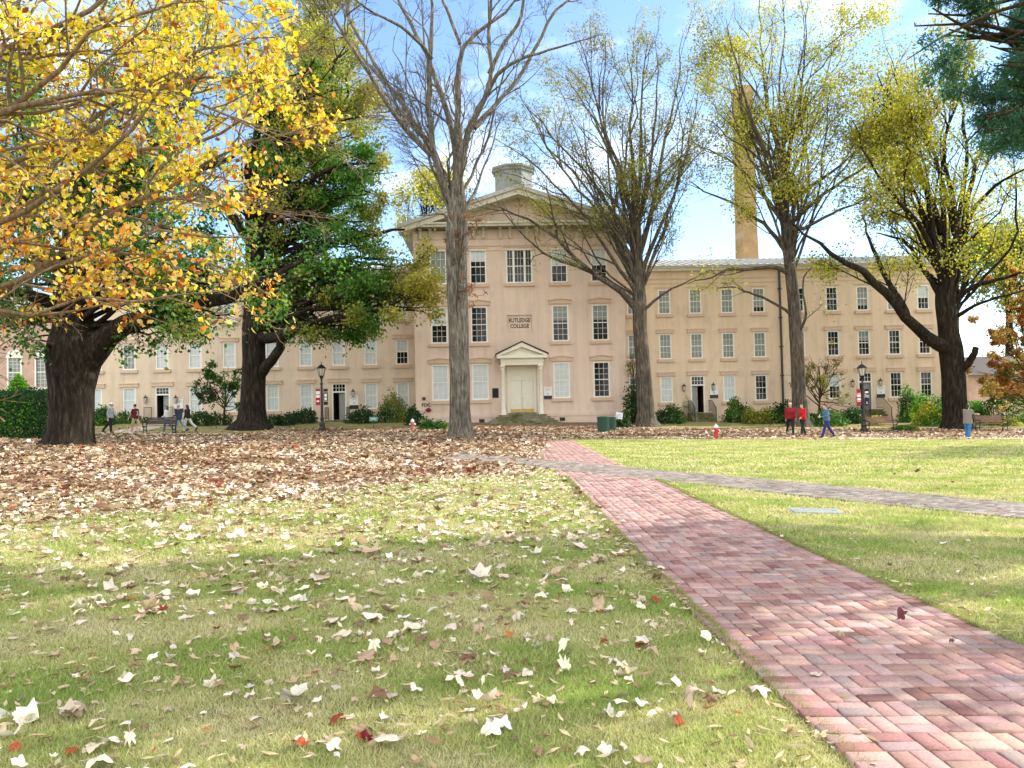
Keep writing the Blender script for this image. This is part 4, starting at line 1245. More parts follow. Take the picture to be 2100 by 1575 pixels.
tops = lambda z0, z1: (lambda pos, r: r.uniform(0, 1, len(pos)) < .25 + .75 * sstep(z0, z1, pos[:, 2]))
build_tree('willow_oak', 'thin leaved vase shaped tree with low limb crossing the middle block', L, 'bark_willow', TW3,
           [dict(n=27000, size=.21, tmpl=SLIM, col=colmix([[(.16, .15, .04), (.20, .17, .05)], OL, YG], .45, 1., .25), spread=.28, droop=.5, keep=tops(8, 15)),
            dict(n=12000, size=.15, tmpl=DIAMOND, col=colmix([OL, YG], .45, 2.), spread=.25, keep=lambda p, r: clump(p, .55, 3.) + r.normal(0, .05, len(p)) > .60)], 22, 'tall trees in front of the long building', rough=.04, slim=.58, extra=targets([(1238, 250, 205, 185, 0, 4.5), (1250, 420, 180, 70, 0, 4)], D, [20, 8], .1, tr0=.38, tr1=.8, rlen=.0065))
# willow oak by the rain pipe
D = depth(gnd(1641, 873))
L = [pxlimb(D, [(1641, 884, 0, 42), (1641, 874, 0, 30), (1641, 860, 0, 19), (1639, 820, 0, 14.5), (1635, 720, 0, 13.5), (1630, 640, 0, 12.5), (1622, 560, 0, 11.5), (1614, 500, 0, 10.5), (1608, 430, 0, 9), (1604, 370, 0, 7), (1600, 320, 0, 5)]),
     pxlimb(D, [(1614, 446, 0, 8), (1611, 371, .2, 8), (1601, 314, .4, 7), (1591, 257, .6, 6), (1577, 222, .8, 5), (1557, 200, 1, 3.6), (1529, 166, 1.3, 2.4), (1500, 110, 1.6, 1)]),
     pxlimb(D, [(1612, 400, 0, 7), (1616, 330, -.4, 6), (1620, 286, -.7, 5.5), (1627, 229, -1, 5), (1634, 200, -1.2, 4), (1660, 160, -1.6, 3), (1700, 120, -2, 2), (1730, 60, -2.3, 1)]),
     pxlimb(D, [(1611, 360, 0, 6), (1606, 286, 1, 5), (1596, 200, 1.5, 4), (1600, 143, 1.8, 3.3), (1609, 71, 2, 2.4), (1606, 0, 2.2, 1.6), (1604, -70, 2.4, .8)]),
     pxlimb(D, [(1626, 410, 0, 7), (1660, 383, -.8, 5.5), (1700, 357, -1.6, 4.5), (1737, 329, -2.2, 3.6), (1766, 300, -2.7, 2.6), (1790, 250, -3, 1.3)]),
     pxlimb(D, [(1620, 460, 0, 7), (1671, 411, .8, 6), (1729, 371, 1.7, 4.5), (1771, 346, 2.3, 3.5), (1810, 310, 3, 1.5)]),
     pxlimb(D, [(1606, 420, 0, 7), (1594, 395, -.4, 6), (1563, 329, -1.2, 5), (1537, 305, -1.6, 4), (1500, 290, -2.2, 2.8), (1460, 250, -2.6, 1.3)]),
     pxlimb(D, [(1602, 450, 0, 7), (1557, 386, .8, 5.5), (1529, 357, 1.3, 4.5), (1500, 329, 1.8, 3.5), (1440, 300, 2.6, 2.2), (1400, 280, 3, 1)]),
     pxlimb(D, [(1622, 565, 0, 9), (1593, 545, -.5, 7), (1543, 552, -1.2, 5.5), (1490, 551, -1.8, 4.5), (1470, 568, -2, 3.6), (1440, 572, -2.3, 2.6), (1408, 582, -2.6, 1.3)]),
     pxlimb(D, [(1630, 650, 0, 6.5), (1614, 637, -.4, 5), (1574, 614, -1, 4.4), (1532, 597, -1.6, 3.6), (1507, 587, -2, 2.6), (1470, 590, -2.3, 1.3)]),
     pxlimb(D, [(1632, 690, 0, 4.5), (1652, 660, -.6, 4.5), (1653, 630, -.8, 4), (1645, 600, -.8, 3.4), (1650, 560, -.9, 2.8), (1680, 540, -1.2, 1.4)]),
     pxlimb(D, [(1614, 470, 0, 8), (1650, 470, -1.2, 6), (1700, 440, -2.4, 5), (1750, 420, -3.4, 3.6), (1800, 400, -4, 2)]),
     pxlimb(D, [(1616, 520, 0, 8), (1570, 460, 1.5, 6), (1510, 420, 3, 4.5), (1450, 395, 4, 3), (1410, 370, 4.6, 1.4)]),
     pxlimb(D, [(1608, 390, 0, 6), (1650, 300, 2, 5), (1680, 220, 3.2, 4), (1700, 130, 4, 2.4), (1710, 60, 4.4, 1)]),
     pxlimb(D, [(1608, 400, 0, 6), (1560, 290, -2, 5), (1525, 200, -3.3, 4), (1500, 100, -4.2, 2.2), (1490, 40, -4.6, 1)]),
     pxlimb(D, [(1604, 350, 0, 5), (1640, 230, -2.4, 4.5), (1650, 120, -3.4, 3), (1655, 20, -4, 1.5), (1650, -60, -4.4, .8)]),
     pxlimb(D, [(1604, 350, 0, 5), (1570, 200, 2.6, 4.5), (1560, 90, 3.6, 3), (1555, 0, 4.2, 1.5)])]
YB = [(.46, .44, .05), (.40, .42, .05), (.54, .48, .06), (.32, .38, .05)]
build_tree('willow_oak', 'tall yellow green tree standing by the black rainwater pipe', L, 'bark_willow', TW3,
           [dict(n=60000, size=.165, tmpl=DIAMOND, col=colmix([OL, YB, YB], .5, 2.5, .22), spread=.42, droop=.5, keep=lambda p, r: (r.uniform(0, 1, len(p)) < (.3 + .7 * sstep(6, 14, p[:, 2]))) & (clump(p, .6, 1.) + r.normal(0, .1, len(p)) > .38) & airy(p, L, r)),
            dict(n=14000, size=.17, tmpl=SLIM, col=colmix([OL, YB], .5), spread=.3, droop=.5)], 23, 'tall trees in front of the long building', rough=.04, slim=.58, extra=targets([(1595, 190, 195, 225, 0, 4.5), (1595, 420, 180, 80, 0, 4)], D, [22, 10], .1, tr0=.38, tr1=.8, rlen=.0065))
# broad oak near the woman with the phone
D = depth(gnd(1960, 879))
L = [pxlimb(D, [(1962, 890, 0, 46), (1962, 879, 0, 34), (1961, 866, 0, 26), (1958, 830, 0, 22), (1955, 760, 0, 22), (1951, 715, 0, 23), (1946, 690, 0, 20), (1942, 650, 0, 19), (1939, 610, 0, 19), (1941, 580, 0, 17), (1950, 540, 0, 12), (1958, 500, 0, 8)]),
     pxlimb(D, [(1946, 715, 0, 15), (1920, 706, -.6, 14), (1891, 685, -1.2, 12), (1859, 655, -1.8, 11), (1838, 628, -2.3, 10), (1807, 588, -2.8, 9), (1786, 567, -3.1, 8), (1744, 543, -3.6, 6), (1702, 518, -4, 4.5), (1660, 490, -4.4, 3), (1620, 455, -4.8, 1.4)]),
     pxlimb(D, [(1862, 655, -1.8, 7), (1850, 622, -1.4, 7.5), (1835, 600, -1.2, 6), (1822, 580, -1, 5.5), (1808, 545, -.8, 5), (1795, 520, -.6, 4), (1780, 490, -.4, 3), (1770, 440, -.2, 1.4)]),
     pxlimb(D, [(1930, 610, 0, 11), (1916, 580, .4, 10), (1895, 555, .8, 7), (1880, 525, 1, 6), (1862, 500, 1.3, 5), (1830, 485, 1.6, 3.6), (1800, 478, 2, 2)]),
     pxlimb(D, [(1935, 590, 0, 12), (1920, 522, .3, 10), (1908, 470, .5, 9), (1905, 430, .6, 8), (1895, 349, .8, 7), (1874, 320, 1, 6), (1851, 286, 1.2, 5), (1837, 246, 1.5, 4), (1823, 205, 1.8, 2.6), (1800, 150, 2, 1.2)]),
     pxlimb(D, [(1944, 595, 0, 12), (1955, 540, -.6, 11), (1963, 480, -1, 9), (1958, 411, -1.3, 8), (1946, 366, -1.5, 7), (1929, 334, -1.7, 6), (1946, 271, -2, 5), (1957, 230, -2.3, 4), (1980, 170, -2.6, 2.4), (1990, 90, -3, 1)]),
     pxlimb(D, [(1952, 560, 0, 11), (1975, 470, .8, 9), (1986, 400, 1.2, 8), (1996, 350, 1.5, 6.5), (2012, 290, 1.8, 5), (2035, 230, 2.2, 3.5), (2055, 150, 2.6, 1.5)]),
     pxlimb(D, [(1955, 620, 0, 9), (1985, 592, -.8, 7), (2030, 575, -1.8, 6), (2075, 568, -2.6, 4.5), (2120, 545, -3.4, 3), (2170, 520, -4, 1.5)]),
     pxlimb(D, [(1960, 650, 0, 6), (1995, 628, -1.6, 5), (2040, 612, -2.8, 4), (2090, 600, -3.8, 2.5), (2130, 580, -4.4, 1.2)]),
     pxlimb(D, [(1962, 765, 0, 12), (1982, 748, -.7, 11), (1996, 730, -1.1, 10), (2003, 714, -1.3, 9)]),
     pxlimb(D, [(1930, 480, .3, 7), (1905, 394, 1.6, 6), (1860, 330, 2.6, 5), (1810, 300, 3.4, 3.8), (1760, 280, 4.2, 2), (1730, 250, 4.6, 1)]),
     pxlimb(D, [(1925, 540, .3, 8), (1880, 450, -1.6, 6.5), (1830, 400, -3, 5), (1790, 350, -4, 3.6), (1765, 290, -4.6, 2), (1750, 240, -5, 1)]),
     pxlimb(D, [(1965, 500, 0, 7), (2000, 420, -2, 6), (2040, 380, -3.4, 4.5), (2090, 350, -4.6, 3), (2140, 320, -5.4, 1.4)]),
     pxlimb(D, [(1957, 480, 0, 7), (1935, 380, 2.4, 6), (1900, 270, 3.6, 4.5), (1880, 190, 4.4, 3), (1870, 110, 5, 1.3)]),
     pxlimb(D, [(1958, 500, 0, 7), (1985, 330, -2.6, 5), (1970, 200, -4, 3.5), (1930, 110, -5, 1.5)])]
build_tree('broad_oak', 'forked dark oak with a long low limb reaching across the end of the building', L, 'bark_oak',
           [dict(n=160, lf=.38, ang=.7, up=.06, p=7, tmin=.25, lmax=4.5), dict(n=850, lf=.45, ang=.7, up=.03, p=5, tmin=.3, lmax=2.2, jit=.22), dict(n=3000, lf=.5, ang=.7, up=.0, p=4, lmax=1.0, jit=.3, rmin=.005)],
           [dict(n=70000, size=.17, tmpl=DIAMOND, col=colmix([OL, YB, YB, YG],   .5, .7, .22), spread=.42, droop=.5, keep=lambda p, r: (clump(p, .6, 2.) + r.normal(0, .08, len(p)) > .40) & airy(p, L, r))], 24, 'tall trees in front of the long building', rough=.06, slim=.66, keepr=(0, 1, 9), extra=targets([(1915, 290, 200, 220, 0, 4.5), (1930, 470, 190, 70, 0, 4)], D, [20, 8], .1, tr0=.5, tr1=.85, rlen=.0065))

# massive oak with the long side limb
D = depth(gnd(142, 913))
L = [pxlimb(D, [(140, 928, 0, 66), (140, 913, 0, 51), (142, 895, 0, 45), (146, 862, 0, 41), (147, 800, 0, 42), (150, 750, 0, 50), (153, 715, 0, 55), (153, 690, 0, 46), (151, 660, 0, 36), (150, 620, 0, 32), (152, 540, 0, 28), (160, 460, 0, 23), (170, 380, 0, 17), (185, 290, 0, 10)]),
     pxlimb(D, [(170, 745, 0, 34), (195, 715, -.2, 29), (222, 690, -.4, 24), (252, 668, -.6, 21.5), (290, 655, -.8, 20), (350, 641, -1.2, 18), (430, 620, -1.8, 14), (500, 598, -2.3, 10), (560, 565, -2.8, 6), (620, 540, -3.2, 3)]),
     pxlimb(D, [(152, 560, 0, 16), (215, 470, -.6, 14), (300, 400, -1.4, 11), (400, 350, -2, 8), (480, 320, -2.6, 4)]),
     pxlimb(D, [(150, 600, 0, 16), (90, 500, .8, 14), (20, 420, 1.6, 11), (-60, 360, 2.4, 7), (-140, 320, 3, 3)]),
     pxlimb(D, [(135, 640, 0, 16), (90, 610, -1.6, 13), (30, 600, -3, 9), (-40, 590, -4.2, 6), (-100, 570, -5, 3)])]
bl = [(150, 330, 260, 220, 0, 5), (330, 500, 200, 110, -1, 4.5), (0, 560, 130, 110, 0, 4.5), (430, 470, 130, 110, -1.5, 3), (420, 660, 110, 35, -1.5, 1.5), (40, 690, 70, 35, -1, 2)]
build_tree('massive_oak', 'massive dark trunked oak with a heavy limb stretching sideways near the hedge', L, 'bark_oak',
           [dict(n=320, lf=.36, ang=.7, up=.05, p=6, tmin=.3, lmax=4), dict(n=2200, lf=.5, ang=.75, up=.0, p=4, tmin=.2, lmax=1.8, jit=.25)],
           [dict(n=46000, size=.17, tmpl=DIAMOND, col=colmix([DG, GG, GG, OL], .6, .2, .22), spread=.22, droop=.3, keep=lambda p, r: clump(p, .8, 2.) + r.normal(0, .1, len(p)) > .36)], 25,
           extra=targets(bl, D, [26, 18, 14, 10, 9, 8], .2), rough=.045, trunk_sides=36)
# dense green oak beside the lamp post
D = depth(gnd(518, 880))
L = [pxlimb(D, [(516, 892, 0, 58), (516, 880, 0, 43), (517, 866, 0, 31), (518, 845, 0, 25), (520, 790, 0, 23), (520, 720, 0, 22), (520, 670, 0, 23), (524, 600, 0, 19), (522, 520, 0, 16), (515, 430, 0, 13), (520, 340, 0, 9), (530, 240, 0, 6), (560, 120, 0, 3)]),
     pxlimb(D, [(532, 772, 0, 12), (548, 748, -.8, 11), (566, 728, -1.2, 10), (578, 708, -1.4, 9.5), (577, 688, -1.4, 9), (574, 670, -1.4, 8)]),
     pxlimb(D, [(530, 690, 0, 14), (552, 694, -.8, 12), (577, 690, -1.4, 11), (610, 676, -2, 9.5), (650, 664, -2.6, 8.5), (700, 652, -3.2, 7), (760, 640, -3.8, 5), (820, 632, -4.2, 3), (870, 640, -4.6, 1.5)]),
     pxlimb(D, [(640, 668, -2.4, 6), (680, 672, -2.2, 5), (730, 664, -2.2, 3.6), (780, 668, -2.2, 1.6)]),
     pxlimb(D, [(524, 590, 0, 13), (565, 555, .6, 12), (613, 520, 1.2, 10), (665, 503, 1.8, 8.5), (713, 493, 2.3, 7), (770, 475, 3, 4.5), (830, 470, 3.6, 2)]),
     pxlimb(D, [(520, 520, 0, 11), (560, 440, -1, 9.5), (600, 395, -1.7, 8), (640, 362, -2.3, 6), (700, 340, -3, 3.5), (770, 330, -3.6, 1.6)]),
     pxlimb(D, [(516, 500, 0, 10), (460, 420, .8, 8), (400, 370, 1.6, 5), (340, 340, 2.3, 2)])]
bl = [(640, 110, 130, 110, 0, 4), (730, 240, 80, 90, 0, 4), (640, 330, 150, 90, 0, 5), (680, 480, 150, 90, 0, 5), (640, 600, 150, 60, -2, 3.5), (760, 420, 70, 110, 0, 3.5), (520, 430, 140, 150, 0, 5), (580, 220, 110, 110, 0, 4), (760, 650, 80, 30, -3.5, 1.5), (850, 600, 60, 80, -3, 2.5), (470, 600, 90, 60, 0, 4)]
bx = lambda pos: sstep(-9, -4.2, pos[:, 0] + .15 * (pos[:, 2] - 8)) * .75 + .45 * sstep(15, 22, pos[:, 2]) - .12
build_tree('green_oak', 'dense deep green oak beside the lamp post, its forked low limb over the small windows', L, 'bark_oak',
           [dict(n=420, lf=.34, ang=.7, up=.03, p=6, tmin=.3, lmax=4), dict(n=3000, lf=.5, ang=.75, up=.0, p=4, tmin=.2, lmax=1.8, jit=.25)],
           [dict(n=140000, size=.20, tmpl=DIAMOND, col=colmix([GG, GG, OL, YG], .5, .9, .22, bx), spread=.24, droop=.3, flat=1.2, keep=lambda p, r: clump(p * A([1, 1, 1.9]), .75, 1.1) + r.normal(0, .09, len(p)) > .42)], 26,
           extra=targets(bl, D, [16, 12, 22, 24, 18, 12, 16, 14, 8, 10, 8], .15), rough=.07, trunk_sides=32)

# trees behind the building and beyond the hedge
def far_tree(px, base_y, D, top_py, w_px, label, pal, n, seed, size=.3, trunk_px=9, name='far_tree'):
    b = W(px, 800, D); b[2] = G(b[0], 57) - .2
    bp = A([b, W(px, 700, D), W(px, (700 + top_py) / 2, D), W(px + 8, top_py + 40, D)]); R_ = A([trunk_px, trunk_px * .8, trunk_px * .5, 2.]) * D / FPX
    hh = (base_y - top_py) / 2
    build_tree(name, label, [(bp, R_)], 'bark_oak', [dict(n=150, lf=.45, ang=.7, up=.06, p=6, tmin=.3, lmax=5), dict(n=1100, lf=.55, ang=.75, up=.02, p=4, lmax=2.4)],
               [dict(n=n, size=size, tmpl=DIAMOND, col=colmix(pal, .35, seed * .7, .2), spread=.4, droop=.3, keep=lambda p, r: clump(p, .5, seed * 1.) + r.normal(0, .1, len(p)) > .38)], seed,
               'trees beyond the long building', extra=targets([(px, top_py + hh * .7, w_px / 2, hh * .75, 0, w_px / 2 * D / FPX)], D, [34], .12, tr0=.35))


far_tree(665, 560, 84, -60, 300, 'tall yellow green tree rising behind the wing, between the green oak and the bare tree', [OL, YG, YB], 26000, 41, .32)
far_tree(330, 560, 88, -80, 330, 'tall pale tree behind the wing, seen through the yellow maple', [OL, YG, GG], 20000, 42, .34)
far_tree(60, 640, 92, 40, 280, 'olive tree behind the brick hall at the hedge', [GG, OL, YG], 16000, 43, .34)
far_tree(870, 600, 82, 330, 120, 'pale golden tree showing beside the bare tree trunk over the wing roof', [YG, YB, YB], 9000, 44, .3, 4)
far_tree(1960, 620, 86, 410, 230, 'bright yellow green tree behind the end of the building', [YB, YG, OL], 12000, 45, .32)
far_tree(2070, 720, 80, 430, 240, 'green and gold tree beyond the brick house', [GG, YG, OL], 12000, 46, .32)

far_tree(2620, 700, 33, 330, 520, 'broad leafy tree beyond the far bench, outside the picture', [GG, YG, OL], 22000, 47, .26)

# near maple reaching in from beside the photographer
DM = 8.2
mx_ = lambda pts: pxlimb(DM, pts)
tb = W(-520, 832, 8.6); tb[2] = G(tb[0], tb[1])
Ltr = (A([tb - A([0, 0, .3]), tb + A([0, 0, .5]), tb + A([.05, 0, 2.]), tb + A([.15, .1, 3.6]), tb + A([.2, .1, 5.6]), tb + A([.4, .2, 7.4])]), A([.34, .24, .2, .17, .12, .05]))
T0 = lambda h: tuple(tb + A([.1, .05, h]))


def mlimb(h, r0, pts):
    P_, R_ = mx_(pts)
    return np.concatenate([[T0(h)], P_]), np.concatenate([[r0 * .9], R_ * .74])


L = [Ltr,
     mlimb(2.6, .10, [(-200, 420, 0, 14), (0, 262, -.2, 9), (50, 180, -.3, 8), (77, 150, -.3, 7), (133, 113, -.5, 6), (187, 67, -.6, 5), (217, 27, -.7, 4.5), (320, 17, -.9, 3), (450, 10, -1.1, 1.5)]),
     mlimb(2.2, .10, [(-200, 560, -.4, 14), (0, 447, -.6, 9), (110, 400, -.8, 8), (173, 350, -.9, 7), (250, 300, -1, 6), (293, 260, -1.1, 5), (333, 227, -1.2, 4), (363, 180, -1.2, 3), (400, 90, -1.2, 1.5)]),
     mlimb(1.9, .10, [(-200, 690, .3, 14), (0, 590, .3, 9), (103, 525, .2, 8), (187, 470, .1, 7.5), (267, 427, 0, 7), (320, 393, -.1, 6), (400, 337, -.3, 5), (480, 297, -.4, 4), (540, 280, -.5, 3), (610, 262, -.6, 1.4)]),
     mlimb(2.3, .08, [(-150, 520, 1.2, 11), (0, 440, 1, 8), (183, 353, .8, 7), (300, 320, .7, 5.5), (400, 290, .6, 5), (483, 267, .5, 4), (520, 247, .4, 3), (600, 212, .3, 2), (640, 205, .3, 1)]),
     mlimb(1.8, .08, [(-150, 640, -1., 10), (0, 630, -1, 6), (100, 636, -1, 5), (200, 626, -1.1, 4), (290, 614, -1.1, 3.4), (380, 600, -1.2, 2.4), (470, 590, -1.2, 1.2)]),
     mlimb(1.9, .08, [(-150, 640, -.6, 10), (20, 590, -.6, 7), (167, 525, -.6, 6), (240, 490, -.7, 5), (320, 467, -.7, 4), (400, 463, -.8, 3), (520, 500, -.8, 1.5)]),
     mlimb(2.9, .10, [(-150, 420, .8, 12), (40, 330, .8, 8), (180, 250, .6, 7), (350, 150, .4, 5), (480, 80, .3, 3.6), (590, 50, .2, 1.5)]),
     mlimb(3.4, .10, [(-150, 200, .2, 12), (0, 110, .1, 9), (150, 40, 0, 7), (300, -60, 0, 4), (420, -130, 0, 2)]),
     mlimb(1.9, .08, [(-150, 650, .6, 10), (0, 560, .5, 6), (150, 535, .4, 5.5), (300, 520, .3, 4.5), (420, 530, .2, 3.6), (500, 555, .1, 2.6), (570, 605, 0, 1.2)]),
     mlimb(2.4, .09, [(-150, 430, 1.9, 11), (80, 330, 1.7, 8), (250, 220, 1.5, 6), (420, 160, 1.3, 4.5), (540, 150, 1.2, 3), (600, 180, 1.1, 1.4)]),
     mlimb(2.1, .09, [(-150, 560, 1.8, 11), (60, 490, 1.7, 8), (220, 430, 1.6, 6), (370, 390, 1.5, 4.5), (480, 420, 1.4, 3), (545, 480, 1.3, 1.4)]),
     mlimb(2.8, .09, [(-150, 300, -1, 11), (60, 200, -1, 8), (240, 160, -1.1, 5.5), (380, 200, -1.2, 4), (520, 240, -1.2, 2.5), (600, 300, -1.2, 1.2)]),
     mlimb(3.2, .09, [(-150, 160, 1.2, 11), (100, 70, 1.1, 7), (280, 20, 1, 5), (450, -10, .9, 3.4), (560, 0, .8, 1.5)])]
MY = [(.72, .62, .03), (.62, .58, .05), (.80, .66, .06), (.50, .52, .06), (.70, .62, .16)]
MC = [(.72, .54, .18), (.60, .42, .14), (.74, .60, .30)]
MO = [(.60, .25, .03), (.55, .18, .02), (.45, .13, .02), (.65, .34, .06)]
MR = [(.22, .07, .03), (.30, .09, .03)]
LT = [lobed(4, .34, k, .22) for k in range(2)] + [OVAL]


def mcol(pos, r):
    z = pos[:, 2]; k = clump(pos, 1.6, .4)
    n = len(pos); out = pick(MY, n, None, .2, r)
    u = r.uniform(0, 1, n)
    low = 1 - sstep(3.2, 4.6, z)
    for pal, p_ in ((MC, .10 + .34 * low), (MO, .05 + .14 * low + .07 * (k > .70)), (MR, .035 + .04 * low)):
        m_ = u < p_; out[m_] = pick(pal, int(m_.sum()), None, .2, r); u = np.where(m_, 9, u - p_)
    return out


def mkeep(p, r):
    d = (p - CAM) @ FWD; py = CY - ((p - CAM) @ UPV) / d * FPX; px = CX + ((p - CAM) @ RGT) / d * FPX
    return (py < 655 + r.normal(0, 14, len(p))) & (px < np.interp(py, [-50, 120, 200, 240, 330, 420, 560, 640], [590, 610, 690, 712, 600, 520, 590, 640]) + r.normal(0, 16, len(p))) & (clump(p, 2.6, 1.7) + r.normal(0, .1, len(p)) > .30)

build_tree('yellow_maple', 'golden yellow maple boughs reaching over the leaf strewn lawn', L, 'bark_maple',
           [dict(n=130, lf=.34, ang=.65, up=.06, p=6, tmin=.3, lmax=1.5), dict(n=750, lf=.5, ang=.75, up=.0, p=5, tmin=.2, lmax=.7, jit=.2, rs=.7, rmin=.0025), dict(n=2400, lf=.55, ang=.8, up=-.05, p=4, lmax=.32, jit=.25, rmin=.0018)],
           [dict(n=17500, size=.070, tmpl=LT, col=mcol, spread=.035, droop=.55, flat=.5, tmin=.4, keep=mkeep),
            dict(n=1300, keep=mkeep, size=.075, tmpl=LT, col=mcol, spread=.03, droop=.8, flat=.4, lvl=1)], 27, leaf_mat='leaf_bright', rough=.02, trunk_sides=18)

# evergreen boughs hanging in at the upper corner, and a second shade tree out of the picture
DC = 11.8
tb = W(2960, 832, DC); tb[2] = G(tb[0], tb[1])
Ltr = (A([tb - A([0, 0, .3]), tb + A([0, 0, 1]), tb + A([0, 0, 4]), tb + A([.1, .1, 8]), tb + A([0, 0, 12.5])]), A([.55, .42, .34, .22, .05]))
c0 = lambda h: tuple(tb + A([0, 0, h]))


def climb(h, pts):
    P_, R_ = pxlimb(DC, pts); return np.concatenate([[c0(h)], P_]), np.concatenate([[.12], R_])


L = [Ltr, climb(6.0, [(2500, 130, 0, 10), (2220, 170, 0, 6), (2090, 200, 0, 5), (2020, 250, 0, 3), (1985, 290, 0, 1.5)]),
     climb(6.6, [(2500, 60, .6, 10), (2220, 90, .8, 6), (2090, 130, .9, 4), (2030, 180, 1, 2)]),
     climb(5.4, [(2500, 280, -.6, 10), (2220, 230, -.8, 6), (2100, 210, -.9, 4), (2040, 230, -1, 2)]),
     climb(7.0, [(2500, -60, -1, 9), (2220, -40, -1.4, 6), (2080, 10, -1.6, 4), (2000, 40, -1.8, 3), (1920, 85, -2, 2), (1860, 120, -2.2, 1)]),
     climb(7.2, [(2500, -80, .4, 9), (2150, -30, .4, 6), (2060, 5, .4, 4), (1990, 30, .3, 3), (1900, 40, .2, 1.3)]),
     climb(4.8, [(2500, 330, 1, 9), (2250, 300, 1.4, 5), (2130, 290, 1.6, 2.5)])]
bl = [(2720, -200, 560, 520, 0, 5.0), (2620, -420, 460, 360, -1, 4.), (2070, 110, 50, 70, 0, 1.2), (2070, 235, 60, 50, 0, 1.2), (2060, 180, 40, 60, .5, 1), (1960, 60, 60, 35, 0, .8)]
EV = [(.045, .16, .11), (.06, .19, .125), (.035, .12, .085), (.09, .20, .10)]
def evkeep(p, r):
    d = (p - CAM) @ FWD; return (CY - ((p - CAM) @ UPV) / d * FPX < 300 + r.normal(0, 14, len(p)))


outside = lambda p: (p[:, 0] > .70 * p[:, 1] + .3) | (p[:, 1] < 1)
build_tree('evergreen', 'blue green evergreen boughs hanging into the sky at the upper corner', L, 'bark_brown',
           [dict(n=190, lf=.26, ang=.8, up=.0, p=6, tmin=.3, lmax=1.5), dict(n=1900, lf=.5, ang=.75, up=-.03, p=4, lmax=.6, jit=.2)],
           [dict(n=420000, size=.075, tmpl=SLIM, col=colmix([EV], .5), spread=.07, droop=.2, flat=.4, keep=lambda p, r: (p[:, 0] < .76 * p[:, 1] + .2) & evkeep(p, r)),
            dict(n=30000, size=.17, tmpl=DIAMOND, col=colmix([EV], .5), spread=.2, keep=lambda p, r: outside(p))], 28, extra=targets(bl, DC, [40, 20, 12, 12, 8, 6], .05))

# ------------------------------------------------------------------ small trees, shrubs and hedges
def small_tree(px, py, blobs, n_t, label, pal, n, seed, size=.13, stems=1, name='small_tree', tmpl=DIAMOND, hgt=None, bark='bark_brown', keep=.42):
    b = gnd(px, py); D = depth(b); top = blobs[0][1]
    P_ = A([b - A([0, 0, .15]), W(px, py - (py - top) * .3, D), W(px + 3, py - (py - top) * .6, D), W(px, top, D)]); R_ = A([3.0, 2.2, 1.4, .6]) * D / FPX
    build_tree(name, label, [(P_, R_)], bark, [dict(n=60, lf=.4, ang=.6, up=.03, p=5, lmax=1.2, rmin=.006), dict(n=420, lf=.5, ang=.7, up=.0, p=4, lmax=.6, rmin=.004)],
               [dict(n=n, size=size, tmpl=tmpl, col=colmix(pal, .9, seed * .3), spread=.07, droop=.3, flat=1.5, keep=lambda p, r: clump(p, 1.5, seed * .37) + r.normal(0, .1, len(p)) > keep)], seed,
               cat='small tree', extra=targets(blobs, D, n_t, .1, tr0=.12, tr1=.8, rlen=.012), trunk_sides=8)


small_tree(460, 872, [(450, 770, 55, 30, 0, 1.2), (420, 800, 40, 20, -.5, 1), (475, 830, 40, 20, 0, 1)], [14, 9, 8], 'small dark green tree with layered twigs before the wing windows', [DG, GG], 5200, 51, .16)
BT = [(.15, .10, .035), (.11, .09, .03), (.19, .13, .05)]
small_tree(1680, 868, [(1680, 750, 60, 45, 0, 1.2), (1640, 770, 40, 30, 0, 1), (1725, 830, 40, 28, 0, 1), (1715, 760, 35, 45, 0, 1)], [12, 8, 8, 8], 'small sparse brown leaved tree behind the walkers in red', [BT, OL], 3600, 52, .13, keep=.46)
RU = [(.42, .17, .045), (.36, .11, .04), (.50, .26, .07)]
GO = [(.52, .34, .09), (.56, .42, .13), (.46, .36, .10)]
small_tree(2110, 872, [(2085, 600, 60, 60, 0, 1.8), (2050, 700, 75, 42, 0, 1.8), (2080, 770, 80, 40, -1, 1.8), (2120, 650, 70, 90, 0, 2)], [12, 12, 16, 14], 'rust and gold dogwood by the brick house', [RU, RU, GO, OL], 24000, 53, .17, name='dogwood', keep=.44)
small_tree(2140, 868, [(2070, 800, 90, 28, 1, 1.5), (2110, 740, 60, 40, 1.5, 1.5)], [14, 8], 'low yellow leaved shrub tree over the far bench', [GO, YB, OL], 16000, 54, .16, name='dogwood', keep=.38)
small_tree(2120, 880, [(2055, 660, 60, 36, 0, 1.4), (2075, 745, 70, 40, 0, 1.6), (2040, 800, 45, 22, 0, 1.2), (2090, 560, 50, 50, 0, 1.5)], [14, 16, 10, 10], 'orange red dogwood sprays at the edge over the yellow shrub tree', [RU, GO, GO], 15000, 57, .15, name='dogwood', keep=.5)
small_tree(1297, 866, [(1297, 745, 4, 20, 0, .2), (1299, 800, 14, 24, 0, .4)], [3, 6], 'thin climbing vine stem at the corner of the middle block', [DG, GG], 700, 55, .12, name='vine')

